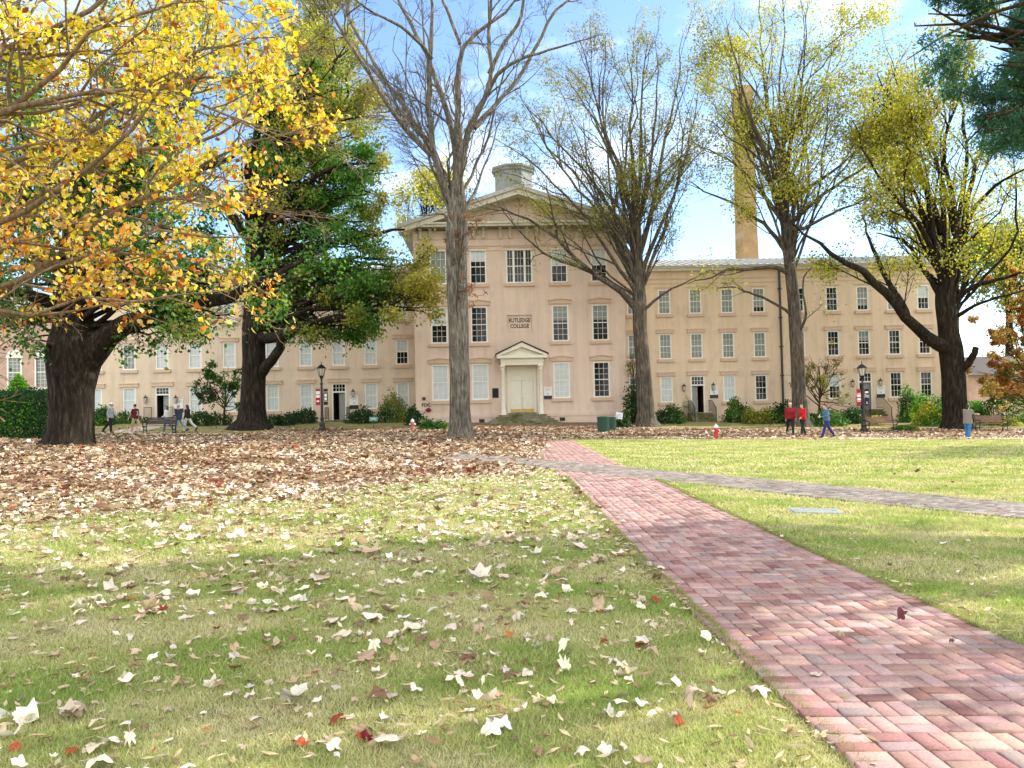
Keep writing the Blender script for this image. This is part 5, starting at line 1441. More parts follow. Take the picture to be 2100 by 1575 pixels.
# rusty spray of vine leaves on the bare tree's trunk
b = gnd(945, 897); D = depth(b)
build_tree('trunk_vine', 'rust brown vine leaves clinging to the mottled bare trunk', [(A([W(936, 640, D - .62), W(940, 560, D - .66), W(950, 480, D - .6), W(958, 380, D - .5)]), A([.03, .025, .02, .01]))], 'bark_brown',
           [dict(n=60, lf=.3, ang=.9, up=-.05, p=5, lmax=1.0, rmin=.004), dict(n=260, lf=.5, ang=.7, up=-.08, p=4, lmax=.5, rmin=.003)],
           [dict(n=1000, size=.11, tmpl=OVAL, col=colmix([[(.20, .07, .035), (.26, .10, .05)], [(.30, .16, .08)]], .8), spread=.05, droop=.9, keep=lambda p, r: clump(p, 1.1, 2.) > .48)], 56, cat='vine',
           extra=targets([(975, 590, 32, 45, -.7, .4), (965, 440, 26, 60, -.5, .4)], D, [7, 6], .05, tr0=.1, tr1=.9, rlen=.012), trunk_sides=6)


def shrub(px, py, w_px, h_px, label, pal, n, seed, size=.14, name='shrub', tmpl=DIAMOND, shape='dome', bark='bark_brown', cat='shrub', dd=0., deep=.8, group='shrubs along the long building'):
    b = gnd(px, py); D = depth(b) + dd; b = W(px, py, D) if dd else b
    b[2] = G(b[0], b[1])
    r = np.random.default_rng(seed); rx = w_px * D / FPX / 2; h = h_px * D / FPX; ry = max(.35, min(rx, 2.2) * deep)
    root = empty(name, b, 0, label, cat, group)
    ns = 22
    a = r.uniform(0, 6.28, ns); q = r.uniform(.1, .85, ns)
    P_ = np.zeros((ns, 4, 3)); P_[:, 0] = np.stack([rx * .35 * np.cos(a) * q, ry * .35 * np.sin(a) * q, np.full(ns, -.05)], -1)
    P_[:, 3] = np.stack([rx * np.cos(a) * q, ry * np.sin(a) * q, h * .8 * (1 - .4 * q ** 2)], -1)
    P_[:, 1] = P_[:, 0] * .6 + P_[:, 3] * .4; P_[:, 2] = P_[:, 0] * .3 + P_[:, 3] * .7
    V, F = tubes(P_, np.full((ns, 4), .012) * np.linspace(1.2, .5, 4), 4)
    link('stem', npmesh('stem', V, [F]), bark, root)
    u = unit(r.normal(0, 1, (n, 3))); u[:, 2] = np.abs(u[:, 2]) * 1.0
    rr = r.uniform(.55, 1.04, n) ** .6
    lump = 1 + .16 * np.sin(u[:, 0] * 5 + seed) + .14 * np.sin(u[:, 1] * 6 + u[:, 2] * 7 + seed * 2) + .08 * np.sin(u[:, 0] * 13 + u[:, 2] * 9)
    if shape == 'cone': p = np.stack([u[:, 0] * rx * (1.02 - .75 * np.abs(u[:, 2])), u[:, 1] * ry * (1.02 - .75 * np.abs(u[:, 2])), u[:, 2] * h], -1) * rr[:, None] * (.9 + .1 * lump)[:, None]
    elif shape == 'box':
        c = r.uniform(-1, 1, (n, 3)); f = r.integers(0, 3, n)
        for ax_ in range(3): c[f == ax_, ax_] = np.sign(c[f == ax_, ax_]) * r.uniform(.82, 1.05, int((f == ax_).sum()))
        p = np.stack([c[:, 0] * rx, c[:, 1] * ry, (c[:, 2] * .5 + .5) * h * (1 + .07 * np.sin(c[:, 0] * rx * 2.1 + seed))], -1)
    else: p = np.stack([u[:, 0] * rx, u[:, 1] * ry, u[:, 2] * h], -1) * (rr * lump)[:, None]
    p[:, 2] = np.maximum(p[:, 2], .02); p += r.normal(0, .04, p.shape)
    nr = unit(p / A([rx, ry, h])) + r.normal(0, .6, p.shape); ax = unit(r.normal(0, .7, p.shape) + A([0, 0, .25]))
    c = colmix(pal, 1.2, seed * .3)(p + A([b[0], b[1], 0]), r)
    V, F, C = leaves(p, ax, nr, size * r.uniform(.6, 1.25, n), c, tmpl)
    link('foliage', npmesh('foliage', V, [F], C), 'leaf', root)
    return root


BR = [(.10, .30, .012), (.13, .36, .015), (.07, .22, .012)]
shrub(20, 898, 230, 90, 'long dark green hedge beside the massive oak', [DG, DG, GG], 15000, 61, .15, 'hedge', shape='box', cat='hedge', group='hedges')
shrub(38, 880, 120, 112, 'bright green pointed bush rising behind the dark hedge', [BR], 7000, 62, .15, 'conifer_bush', shape='cone', cat='bush', group='hedges')
shrub(2075, 868, 160, 40, 'sunlit green hedge behind the far bench', [GG, BR, DG], 6500, 63, .14, 'hedge', shape='box', cat='hedge', group='hedges', dd=2)
SH = [(205, 872, 60, 26, 'low green shrub at the corner behind the capped man', [DG, GG], 1500), (212, 866, 40, 30, 'spiky fern like shrub under the first window', [GG], 900),
      (258, 868, 70, 20, 'low green shrub behind the walker in the maroon jersey', [DG, GG], 1300), (425, 872, 90, 26, 'low dark shrub behind the girl in black', [DG], 1800), (575, 872, 60, 22, 'low dark shrub by the foot of the green oak', [DG], 1300),
      (622, 868, 60, 28, 'dark shrub just before the lamp post', [DG], 1500), (742, 868, 60, 30, 'dark shrub below the white sign near the lamp post', [DG], 1500), (806, 866, 70, 56, 'rounded leafy shrub under the end windows by the small green sign', [DG, GG, OL], 2600),
      (850, 872, 40, 34, 'dark shrub in the corner by the middle block', [DG], 1000), (886, 880, 52, 16, 'clipped low hedge clump below the fire connection', [GG, DG], 1300), (1302, 868, 46, 80, 'tall narrow shrub in the inner corner behind the tree', [DG, GG], 2200),
      (1272, 876, 46, 14, 'low ground shrub behind the green bin', [DG], 1100), (1372, 868, 70, 32, 'broad low shrub beside the willow oak foot', [GG, DG], 1900), (1406, 864, 36, 46, 'upright arching shrub left of the railed steps', [OL, GG], 1100),
      (1512, 866, 60, 44, 'full dark shrub to the side of the railed steps', [DG, GG], 2200), (1545, 869, 50, 28, 'yellow flecked low shrub under the dark window', [YG, OL], 1500), (1582, 868, 50, 30, 'yellow green low shrub before the rainwater pipe', [YG, GG], 1500),
      (1604, 868, 40, 46, 'dark shrub at the foot of the rainwater pipe', [DG], 1200), (1690, 872, 100, 26, 'wide dark ground cover shrub behind the man in blue', [DG, DG, GG], 2600), (1745, 868, 60, 28, 'dark shrub behind the bannered lamp post', [DG], 1500),
      (1797, 872, 34, 16, 'small yellow flowering clump behind the bench by the lamp post', [YB], 700), (1868, 866, 54, 66, 'tall glossy dark shrub under the last but one window', [DG, GG], 2600), (1912, 872, 80, 58, 'big sunlit yellow green bush beside the broad oak', [YB, BR, GG], 3600),
      (1858, 884, 44, 10, 'low green clump beside the bench by the lamp post', [GG, OL], 800), (2060, 872, 60, 14, 'pale green clump behind the far bench', [OL, YB], 900), (2000, 866, 50, 34, 'sunlit green shrub between the oak and the far bench', [BR, GG], 1500)]
for k, (px, py, w_, h_, lb, pal, n) in enumerate(SH): shrub(px, py, w_, h_, lb, pal, n, 70 + k, .15 if k != 1 else .3, tmpl=DIAMOND if k not in (1, 13) else SLIM)
# ------------------------------------------------------------------ grass and fallen leaves
def scatter(n, y0, y1, r, xmin=None, xmax=None):
    y = np.sqrt(r.uniform(y0 ** 2, y1 ** 2, n)); x = r.uniform(-1, 1, n) * (.70 * y + .6)
    k = np.ones(n, bool)
    if xmin is not None: k &= x > xmin
    if xmax is not None: k &= x < xmax
    return x[k], y[k]


def area(y0, y1): return .70 * (y1 ** 2 - y0 ** 2) + 1.2 * (y1 - y0)


r = np.random.default_rng(91)
bv, bc = [], []
for y0, y1, dens, h_, w_ in ((2.8, 4.5, 11000, .030, .0032), (4.5, 7, 7000, .032, .0042), (7, 11, 2800, .036, .0065), (11, 18, 900, .042, .013), (18, 37, 200, .05, .03)):
    x, y = scatter(int(area(y0, y1) * dens), y0, y1, r)
    k = (~on_path(x, y, -.012)) & (brown(x, y) < r.uniform(.25, .9, len(x)))
    x, y = x[k], y[k]; n = len(x)
    cl = np.clip(.5 + .34 * wob(x, y, 2.3) + .26 * wob(x, y, 6.1, 2.) + r.normal(0, .2, n), 0, .999)
    h = h_ * r.uniform(.5, 1.25, n) * (.8 + .5 * cl); wd = w_ * r.uniform(.7, 1.3, n)
    a = r.uniform(0, 6.28, n); le = r.uniform(.15, 1.3, n) * h; la = r.uniform(0, 6.28, n)
    z = G(x, y) - .003
    b0 = np.stack([x - np.cos(a) * wd, y - np.sin(a) * wd, z], -1); b1 = np.stack([x + np.cos(a) * wd, y + np.sin(a) * wd, z], -1)
    tp = np.stack([x + np.cos(la) * le, y + np.sin(la) * le, z + h], -1)
    pal = A([(.62, .58, .38), (.55, .55, .29), (.44, .49, .19), (.30, .41, .11)]); c = pal[(cl * 4).astype(int)] * r.uniform(.75, 1.2, (n, 1))
    bv.append(np.stack([b0, b1, tp], 1).reshape(-1, 3)); bc.append(np.repeat(c, 3, 0))
# ragged longer blades leaning over the edges of the walks
for side in (-1, 1):
    n = 26000; y = np.sqrt(r.uniform(2.9 ** 2, 17 ** 2, n)); x = path_x(y) + side * (HALF + np.abs(r.normal(0, .05, n)) * (.6 + .4 * wob(y, y * .3, 5.)) - .012)
    k = dist_grey(x, y) > .93; x, y = x[k], y[k]; n = len(x); h = r.uniform(.025, .06, n); wd = .0022 + .0006 * y; a = r.uniform(0, 6.28, n)
    z = G(x, y) - .002; lx = -side * r.uniform(-.02, .05, n); ly = r.normal(0, .03, n)
    bv.append(np.stack([np.stack([x - np.cos(a) * wd, y - np.sin(a) * wd, z], -1), np.stack([x + np.cos(a) * wd, y + np.sin(a) * wd, z], -1), np.stack([x + lx, y + ly, z + h], -1)], 1).reshape(-1, 3))
    bc.append(np.repeat(pick([(.26, .31, .09), (.36, .36, .14), (.20, .26, .07)], n, r=r), 3, 0))
bv = np.concatenate(bv); bc = np.concatenate(bc)
tag(link('grass', npmesh('grass', bv, [np.arange(len(bv)).reshape(-1, 3)], bc), 'grass_blade'), 'short dry green and straw coloured grass of the lawn', 'grass', kind='stuff')

PALE = [(.74, .65, .53), (.66, .56, .44), (.78, .71, .60)]
TAN = [(.50, .385, .25), (.43, .32, .20), (.56, .45, .31)]
BRN = [(.26, .165, .095), (.20, .12, .07), (.32, .21, .13)]
RED = [(.30, .075, .03), (.24, .05, .025)]
LITTER = [lobed(4, .3, k, f_) for k, f_ in ((3, .5), (4, .7), (5, .3))]


def litter(name, label, x, y, size, cols, tm, seed, flat=2.2, lift=.02):
    r = np.random.default_rng(seed); n = len(x)
    a = r.uniform(0, 6.28, n); ax = np.stack([np.cos(a), np.sin(a), r.normal(0, .16, n)], -1)
    nr = r.normal(0, .42, (n, 3)); nr[:, 2] = np.where(r.uniform(0, 1, n) < .6, 1, -1) * flat * r.uniform(.3, 1, n)
    pos = np.stack([x, y, G(x, y) + lift * r.uniform(.5, 1.3, n) + np.where(on_path(x, y), .03, 0)], -1)
    sz = size * r.uniform(.55, 1.25, n)
    pos[:, 2] += np.where(nr[:, 2] < 0, .16 * sz, 0)
    vs_, fs_, cs_, b_ = [], [], [], 0; w_ = r.integers(0, len(tm), n)
    for k, T_ in enumerate(tm):
        m_ = w_ == k
        V_, F_, C_ = leaves(pos[m_], ax[m_], nr[m_], sz[m_], cols[m_], T_)
        vs_.append(V_); fs_.append(F_ + b_); cs_.append(C_); b_ += len(V_)
    o_ = link(name, npmesh(name, np.concatenate(vs_), fs_, np.concatenate(cs_)), 'leaf_dry')
    return tag(o_, label, 'fallen leaves', kind='stuff')


# thick brown carpet
x, y = scatter(150000, 7.5, 52, r)
k = (np.maximum(brown(x, y), .18 * sstep(33.5, 37.5, y)) > r.uniform(.12, 1.0, len(x)) + .22 * np.clip(wob(x, y, 1.7, 4.), -.3, 1)) & ((x < 3) | (r.uniform(0, 1, len(x)) < .75)) & (r.uniform(0, 1, len(x)) < np.clip(1.25 - y / 60, .3, 1)) & ((dist_grey(x, y) > .9) | (r.uniform(0, 1, len(x)) < np.where(x < -2, .65, .12)))
ycw = np.interp(x, [-46, -20, -8, 2, 12, 60], [47, 45.0, 42.2, 41.0, 38.6, 37.6])
k &= (np.abs(y - ycw) > .8) | (r.uniform(0, 1, len(x)) < .25)
x, y = x[k], y[k]; n = len(x)
far = sstep(10, 30, y); u = np.clip(r.uniform(0, 1, n) - .22 * wob(x, y, .8, 3.) - .12 * wob(x, y, 2.6, 1.) - .10 * (x > 3), 0, 1)
c = np.where((u < .18 - .08 * far)[:, None], pick(PALE, n, r=r), np.where((u < .52)[:, None], pick(TAN, n, r=r), pick(BRN, n, r=r)))
m_ = r.uniform(0, 1, n) < .04; c[m_] = pick(RED, int(m_.sum()), r=r)
litter('leaf_litter', 'thick carpet of brown and tan fallen leaves under the trees', x, y, (.12 + .05 * far) * np.exp(r.normal(0, .25, n)), c, LITTER[:2] + [OVAL], 92)
# thinner scatter over the open lawn
xs_, ys_ = [], []
for y0, y1, dens, densr in ((2.9, 6, 14, 2.), (6, 9, 26, 3.2), (9, 13, 52, 4), (13, 18, 66, 5), (18, 24, 60, 5), (24, 38, 40, 4)):
    x, y = scatter(int(area(y0, y1) * 75), y0, y1, r)
    d_ = np.where(x < path_x(y), dens * sstep(9, -1, x - .2 * y + 2) * 1.0 + dens * .25, densr)
    k = (r.uniform(0, 75, len(x)) < d_) & (~on_path(x, y, -.03)) & (brown(x, y) < .9); xs_.append(x[k]); ys_.append(y[k])
x, y = np.concatenate(xs_), np.concatenate(ys_); n = len(x); u = r.uniform(0, 1, n)
c = np.where((u < .50)[:, None], pick(PALE, n, r=r), np.where((u < .84)[:, None], pick(TAN, n, r=r), pick(BRN, n, r=r)))
litter('scattered_leaves', 'pale and tan fallen leaves scattered over the open lawn', x, y, np.where(x > path_x(y), .075, np.where(y < 6, .07, .11)) * np.exp(r.normal(0, .28, n)), c, LITTER, 93, lift=.012)
# slim willow leaves, thickest along the edge of the walk
xs_, ys_ = [], []
for y0, y1, dens in ((2.8, 5, 55), (5, 9, 38), (9, 16, 16)):
    x, y = scatter(int(area(y0, y1) * 120), y0, y1, r)
    e_ = np.exp(-np.abs(np.abs(x - path_x(y)) - HALF) / .16)
    k = (r.uniform(0, 120, len(x)) < dens * (np.where(x < path_x(y), 1., .45) + 5 * e_)) & ((np.abs(x - path_x(y)) > HALF - .02) | (r.uniform(0, 1, len(x)) < .02)); xs_.append(x[k]); ys_.append(y[k])
x, y = np.concatenate(xs_), np.concatenate(ys_); n = len(x); u = r.uniform(0, 1, n)
STRAW = [(.52, .42, .24), (.44, .33, .17), (.58, .48, .30)]
c = np.where((u < .55)[:, None], pick(STRAW, n, r=r), np.where((u < .8)[:, None], pick(TAN, n, r=r), np.where((u < .95)[:, None], pick(BRN, n, r=r), pick([(.36, .13, .04)], n, r=r))))
NARROW = (A([(0, 0, 0), (.10, .3, .05), (.11, .62, .06), (0, 1, -.03), (-.11, .62, .06), (-.10, .3, .05), (0, .45, .0)], float), OVAL[1])
litter('willow_leaves', 'narrow straw coloured leaves in the grass and along the brick edge', x, y, .085, c, [NARROW, SLIM], 94, 1.6, .026)


# the broad leaves nearest the camera: one object each
def broad_leaf(seed, palm=True):
    r = np.random.default_rng(seed); m = 30
    th = np.linspace(-math.pi, math.pi, m, endpoint=False)
    if palm: rr = .70 + .15 * np.cos(5 * th) * (.6 + .4 * np.cos(th / 2)) + .05 * np.cos(15 * th + 1) + r.normal(0, .025, m)
    else: rr = .52 + .16 * np.cos(9 * th) + .25 * np.abs(np.cos(th)) + r.normal(0, .02, m)
    rr *= (1 - .30 * np.exp(-((np.abs(th) - math.pi) / .35) ** 2))
    for _ in range(2): rr *= 1 - r.uniform(.1, .45) * np.exp(-((np.angle(np.exp(1j * (th - r.uniform(-2.4, 2.4))))) / .28) ** 2)
    sx_ = r.uniform(.7, 1.) if palm else .55
    k1, k2, k3, ph = -r.uniform(-.2, 1.0), -r.uniform(-.35, .9), r.uniform(.07, .2), r.uniform(0, 6)
    rows = []
    for f in (.34, .68, 1.):
        X_, Y_ = np.sin(th) * rr * f * sx_, np.cos(th) * rr * f
        rows.append(np.stack([X_, Y_, k1 * X_ ** 2 + k2 * Y_ ** 2 + k3 * f ** 2 * np.sin(3 * th + ph) + .03 * np.cos(5 * th) * f + r.normal(0, .012, m)], -1))
    V = np.concatenate([[[0, 0, 0]], *rows]); i = np.arange(m); j = (i + 1) % m
    tri = np.stack([np.zeros(m, int), 1 + i, 1 + j], -1)
    quads = np.concatenate([np.stack([1 + a_ * m + i, 1 + (a_ + 1) * m + i, 1 + (a_ + 1) * m + j, 1 + a_ * m + j], -1) for a_ in (0, 1)])
    s = V.copy(); nb = len(V)                                       # stalk
    st = tubes(A([[[0, -.1, .02], [.02, -.55, .03], [.06, -.95, .10]]]), A([[.018, .016, .014]]), 4)
    V = np.concatenate([V, st[0]]); quads = np.concatenate([quads, st[1] + nb])
    return V, tri, quads


KINDS = []
for nm, pal, nk in (('pale', PALE, 16), ('tan', TAN, 12), ('brown', BRN, 9), ('red', RED, 3)):
    for k in range(nk):
        V, tri, qd = broad_leaf(len(KINDS) + 300, k % 4 != 3)
        c = pick(pal, 1, r=r)[0]; rad_ = np.linalg.norm(V[:, :2], axis=1)
        cc = c[None] * (1 - .22 * np.exp(-(V[:, 0:1] / .05) ** 2) * (rad_[:, None] < .8)) * r.uniform(.93, 1.07, (len(V), 1))
        me = npmesh('fallen_leaf', V, [tri, qd], cc, True); me.materials.append(MATS['leaf_dry'])
        KINDS.append((nm, me, -V[:, 2].min()))
LBL = {'pale': 'pale cream curled leaf lying among others on the near grass', 'tan': 'tan curled leaf lying among others on the near grass',
       'brown': 'dark brown crumpled leaf lying among others on the near grass', 'red': 'russet red curled leaf lying among others on the near grass'}


def put_leaf(x, y, size, kind, label, group, tilt=(0., 0.), flip=False, me=None):
    c = [q for q in KINDS if q[0] == kind]; nm, mesh, low = c[int(r.integers(0, len(c)))]
    o_ = bpy.data.objects.new('fallen_leaf', me or mesh); COL.objects.link(o_)
    o_.scale = (size, size, size); o_.rotation_euler = (tilt[0] + (math.pi if flip else 0), tilt[1], r.uniform(0, 6.28))
    lift = .045 if on_path(A(x), A(y)) else .012
    z_ = float(G(x, y)) + lift + (low * size if not flip else .28 * size) + abs(math.sin(tilt[0])) * .3 * size
    o_.location = (x, y, z_)
    return tag(o_, label, 'leaf', group)


cent = [gnd(px, py) for px, py in ((700, 1530), (1010, 1500), (600, 1440), (450, 1420), (860, 1310), (380, 1260), (740, 1280), (1010, 1280), (200, 1540), (1100, 1240), (620, 1200), (560, 1160), (1300, 1330), (1380, 1470), (90, 1500), (930, 1420), (1250, 1390), (200, 1240), (720, 1350), (1050, 1400))]
pts = []
for b in cent:
    for _ in range(int(r.integers(4, 10))): pts.append((b[0] + r.normal(0, .13), b[1] + r.normal(0, .13)))
while len(pts) < 330:
    x, y = scatter(1, 3.2, 6.6, r)
    if len(x) and x[0] < path_x(y[0]) - HALF - .03: pts.append((float(x[0]), float(y[0])))
pts = [p for p in pts if p[0] < path_x(p[1]) - HALF - .04 and p[1] > 3.3][:292]
for x, y in pts:
    u = r.uniform(); kd = 'pale' if u < .52 else 'tan' if u < .74 else 'brown' if u < .95 else 'red'
    put_leaf(x, y, float(np.clip(np.exp(r.normal(-2.93, .3)), .028, .10)) * (1.1 if kd == 'pale' else .95), kd, LBL[kd], 'broad fallen leaves on the near grass', (r.normal(0, .24), r.normal(0, .24)), r.uniform() < .22)
def one(px, py, size, col, label, tilt, palm=True, seed=1):
    V, tri, qd = broad_leaf(seed, palm); me = npmesh('fallen_leaf', V, [tri, qd], np.tile(A(col), (len(V), 1)) * r.uniform(.85, 1.1, (len(V), 1)), True); me.materials.append(MATS['leaf_dry'])
    b = gnd(px, py); o_ = put_leaf(b[0], b[1], size, 'red', label, None, tilt, False, me)
    o_.location.z = float(G(b[0], b[1])) + (.035 if on_path(A(b[0]), A(b[1])) else .02) - min((o_.rotation_euler.to_matrix() @ Vector(v)).z for v in V) * size
one(1847, 1290, .075, (.15, .055, .07), 'dark purple leaf standing on its edge on the brick walk', (rad(72), rad(12)), True, 901)
one(755, 1525, .072, (.13, .008, .014), 'glossy dark crimson oval leaf among pale leaves on the near grass', (.1, .2), False, 902)
one(1673, 1397, .05, (.62, .52, .42), 'small pale lobed leaf lying flat on a bluish brick', (.05, .05), True, 903)
one(1725, 1318, .05, (.30, .24, .13), 'small olive brown curled leaf on the brick walk before the purple one', (.3, .2), True, 904)
one(1045, 1312, .055, (.50, .16, .04), 'bright orange rust leaf on the near grass', (.3, .3), True, 905)
one(1027, 1500, .085, (.80, .77, .72), 'large almost white star shaped leaf alone on the near grass', (.15, -.1), True, 906)
one(1953, 1327, .035, (.10, .07, .06), 'tiny dark crumpled leaf on the brick walk near its outer edge', (.3, .2), True, 907)

# ------------------------------------------------------------------ street furniture
def lamp_post(px, py, label, words):
    b = gnd(px, py); root = empty('lamp_post', b, 0, label, 'street lamp', 'lamp posts with banners')
    H = 3.05
    mb = MB(); mb.lathe([(.27, -.06), (.27, .06), (.23, .10), (.23, .16), (.17, .22), (.15, .34), (.17, .38), (.17, .44), (.115, .52), (.10, .70), (.12, .74), (.12, .80), (.085, .86)], 16)
    mb.build('base', 'black_iron', root, True)
    mb = MB(); mb.lathe([(.088, .86), (.065, H - .2), (.10, H - .18), (.10, H - .12), (.06, H - .06), (.055, H + .10), (.09, H + .22), (.13, H + .30)], 14); mb.build('post', 'black_iron', root, True)
    ln = empty('lantern', (0, 0, 0)); ln.parent = root
    mb = MB(); mb.lathe([(.13, H + .30), (.15, H + .33), (.15, H + .36)], 8); mb.lathe([(.27, H + .80), (.29, H + .83), (.27, H + .86), (.15, H + .98), (.10, H + 1.02), (.03, H + 1.06), (.02, H + 1.12), (.035, H + 1.14), (.005, H + 1.24)], 8)
    for k in range(8):
        a_ = 2 * math.pi * (k + .5) / 8; c_, d_ = math.cos(a_), math.sin(a_); mb.tube([(.145 * c_, .145 * d_, H + .35), (.255 * c_, .255 * d_, H + .81)], .014, 5)
    mb.build('lantern_frame', 'black_iron', ln)
    mb = MB(); mb.lathe([(.13, H + .361), (.235, H + .795)], 8); mb.build('lantern_glass', 'lamp_glass', ln)
    for e_, mt, tx in ((-1, 'banner_red', words[0]), (1, 'banner_black', words[1])):
        mb = MB(); x0, x1 = (e_ * .10, e_ * .37)
        mb.box(min(x0, x1), max(x0, x1), -.004, .004, 1.62, 2.58); bn = mb.build('banner', mt, root)
        mb = MB(); mb.tube([(e_ * .05, 0, 2.6), (e_ * .39, 0, 2.6)], .012, 6); mb.tube([(e_ * .05, 0, 1.6), (e_ * .39, 0, 1.6)], .012, 6); mb.build('banner_arm', 'black_iron', root)
        xm = (x0 + x1) / 2
        mb = MB()
        for kind, zc_, w_, h_ in tx:
            if kind == 'bar': mb.box(xm - w_ / 2, xm + w_ / 2, -.009, -.004, zc_ - h_ / 2, zc_ + h_ / 2)
        if mb.v: mb.build('lettering', 'sign_white', bn)
        for kind, zc_, w_, h_ in tx:
            if kind not in ('bar',):
                t_ = link('lettering', text_mesh(kind, h_, .003), 'sign_white', bn); t_.location = (xm, -.006, zc_); t_.rotation_euler = (rad(90), 0, 0); t_.scale = (w_, 1, 1)
    return root


lamp_post(661, 884, 'black lamp post with red and black banners beside the green oak', [[('bar', 2.36, .24, .20), ('bar', 2.14, .24, .16), ('bar', 1.84, .16, .10)], [('bar', 2.40, .25, .03), ('bar', 2.20, .15, .18), ('bar', 1.98, .15, .16), ('bar', 1.84, .25, .03)]])
lamp_post(1772, 886, 'black lamp post with red and black banners behind the man in blue', [[('bar', 2.34, .22, .03), ('bar', 2.20, .22, .16), ('bar', 1.98, .22, .14), ('bar', 1.85, .22, .03)], [('bar', 2.40, .20, .10), ('lle', 2.08, .85, .34), ('bar', 1.80, .03, .10), ('bar', 1.72, .16, .02)]])


def hydrant(px, py, s, label, cap, body='red_paint'):
    b = gnd(px, py); root = empty('fire_hydrant', b, rad(8), label, 'fire hydrant')
    mb = MB(); mb.lathe([(.17, -.08), (.17, .03), (.15, .04), (.115, .06), (.11, .44), (.145, .46), (.145, .50), (.12, .52), (.115, .56)], 16); o_ = mb.build('barrel', body, root, True)
    mb = MB(); mb.lathe([(.125, .56), (.13, .60), (.115, .66), (.08, .71), (.04, .735), (.03, .74), (.03, .78), (.005, .785)], 16); mb.build('bonnet', cap, root, True)
    for a_, l_, r_ in ((0, .20, .05), (math.pi, .20, .05), (-math.pi / 2, .21, .07)):
        mb = MB(); mb.lathe([(r_, .08), (r_, l_ - .05), (r_ + .02, l_ - .05), (r_ + .02, l_), (.02, l_ + .02), (.02, l_ + .04)], 12); o_ = mb.build('outlet_cap', body if a_ < 0 else 'sign_white', root, True)
        o_.rotation_euler = (0, rad(90), a_); o_.location = (0, 0, .40)
    root.scale = (s, s, s)


m_plain('bonnet_paint', (.62, .66, .72), .35, var=.05, coat=.3)
m_plain('faded_red', (.45, .16, .13), .6, var=.25)
hydrant(1469, 899, .92, 'bright red fire hydrant with a silvery white bonnet at the lawn edge', 'bonnet_paint')
hydrant(846, 882, .92, 'slim faded red and white hydrant beside the low hedge clump', 'sign_white', 'faded_red')


def bench(px, py, rz, wood, label, w_=1.75):
    b = gnd(px, py); root = empty('park_bench', b, rz, label, 'bench', 'park benches')
    mb = MB()
    for k in range(5): mb.box(-w_ / 2, w_ / 2, -.22 + .095 * k, -.22 + .095 * k + .08, .43, .465)
    mb.build('seat', wood, root)
    mb = MB()
    for k in range(5):
        z_ = .52 + .085 * k; y_ = .27 + .025 * k; mb.add([(-w_ / 2, y_, z_), (w_ / 2, y_, z_), (w_ / 2, y_ + .018, z_ + .07), (-w_ / 2, y_ + .018, z_ + .07), (-w_ / 2, y_ + .035, z_), (w_ / 2, y_ + .035, z_), (w_ / 2, y_ + .053, z_ + .07), (-w_ / 2, y_ + .053, z_ + .07)],
               [(0, 1, 2, 3), (5, 4, 7, 6), (3, 2, 6, 7), (0, 4, 5, 1), (1, 5, 6, 2), (4, 0, 3, 7)])
    mb.build('backrest', wood, root)
    for e_ in (-1, 1):
        x_ = e_ * (w_ / 2 - .06); mb = MB()
        mb.tube([(x_, -.25, .0), (x_, -.20, .15), (x_, -.24, .42), (x_, .24, .42), (x_, .29, .55), (x_, .40, .97)], .026, 6); mb.tube([(x_, .34, .0), (x_, .26, .18), (x_, .24, .42)], .026, 6)
        mb.tube([(x_, -.24, .42), (x_, -.30, .52), (x_, -.27, .64), (x_, -.18, .67), (x_, .1, .66), (x_, .32, .68)], .024, 6); mb.tube([(x_, -.21, .16), (x_, .02, .24), (x_, .27, .16)], .014, 6)
        mb.tube([(x_ + e_ * .01, -.30 + .05 * math.cos(t_), .57 + .05 * math.sin(t_)) for t_ in np.linspace(0, 5.5, 9)], .012, 5)
        mb.build('leg_frame', 'black_iron', root)
    mb = MB(); mb.tube([(-w_ / 2 + .06, .02, .2), (w_ / 2 - .06, .02, .2)], .012, 6); mb.build('stretcher', 'black_iron', root)


bench(327, 889, rad(4), 'bench_dark', 'dark slatted bench behind the girl in the white vest')
bench(1808, 886, rad(-3), 'bench_wood', 'brown slatted bench beside the lamp post before the steps')
bench(2034, 883, rad(-4), 'bench_wood', 'brown slatted bench near the woman holding up a phone')


def bin_(px, py, s, rz, label):
    b = gnd(px, py); root = empty('litter_bin', b, rz, label, 'litter bin', 'green litter bins')
    mb = MB(); mb.lathe([(.33, .02), (.33, .06), (.29, .07), (.29, .86)], 20); mb.build('liner', 'black_iron', root)
    mb = MB(); n_ = 26
    for k in range(n_):
        a_ = 2 * math.pi * k / n_; c_, d_ = math.cos(a_), math.sin(a_); p_, q_ = -d_ * .034, c_ * .034; R1, R2 = .33, .36
        lo = [(R1 * c_ - p_, R1 * d_ - q_), (R1 * c_ + p_, R1 * d_ + q_), (R2 * c_ + p_, R2 * d_ + q_), (R2 * c_ - p_, R2 * d_ - q_)]
        mb.add([(*v, .04) for v in lo] + [(*v, .88) for v in lo], [(0, 1, 5, 4), (1, 2, 6, 5), (2, 3, 7, 6), (3, 0, 4, 7), (4, 5, 6, 7)])
    mb.build('slats', 'green_metal', root)
    mb = MB(); mb.lathe([(.34, .87), (.385, .875), (.39, .92), (.36, .95), (.25, .965), (.22, .93), (.22, .9)], 24); mb.build('rim', 'green_metal', root, True)
    root.scale = (s, s, s)


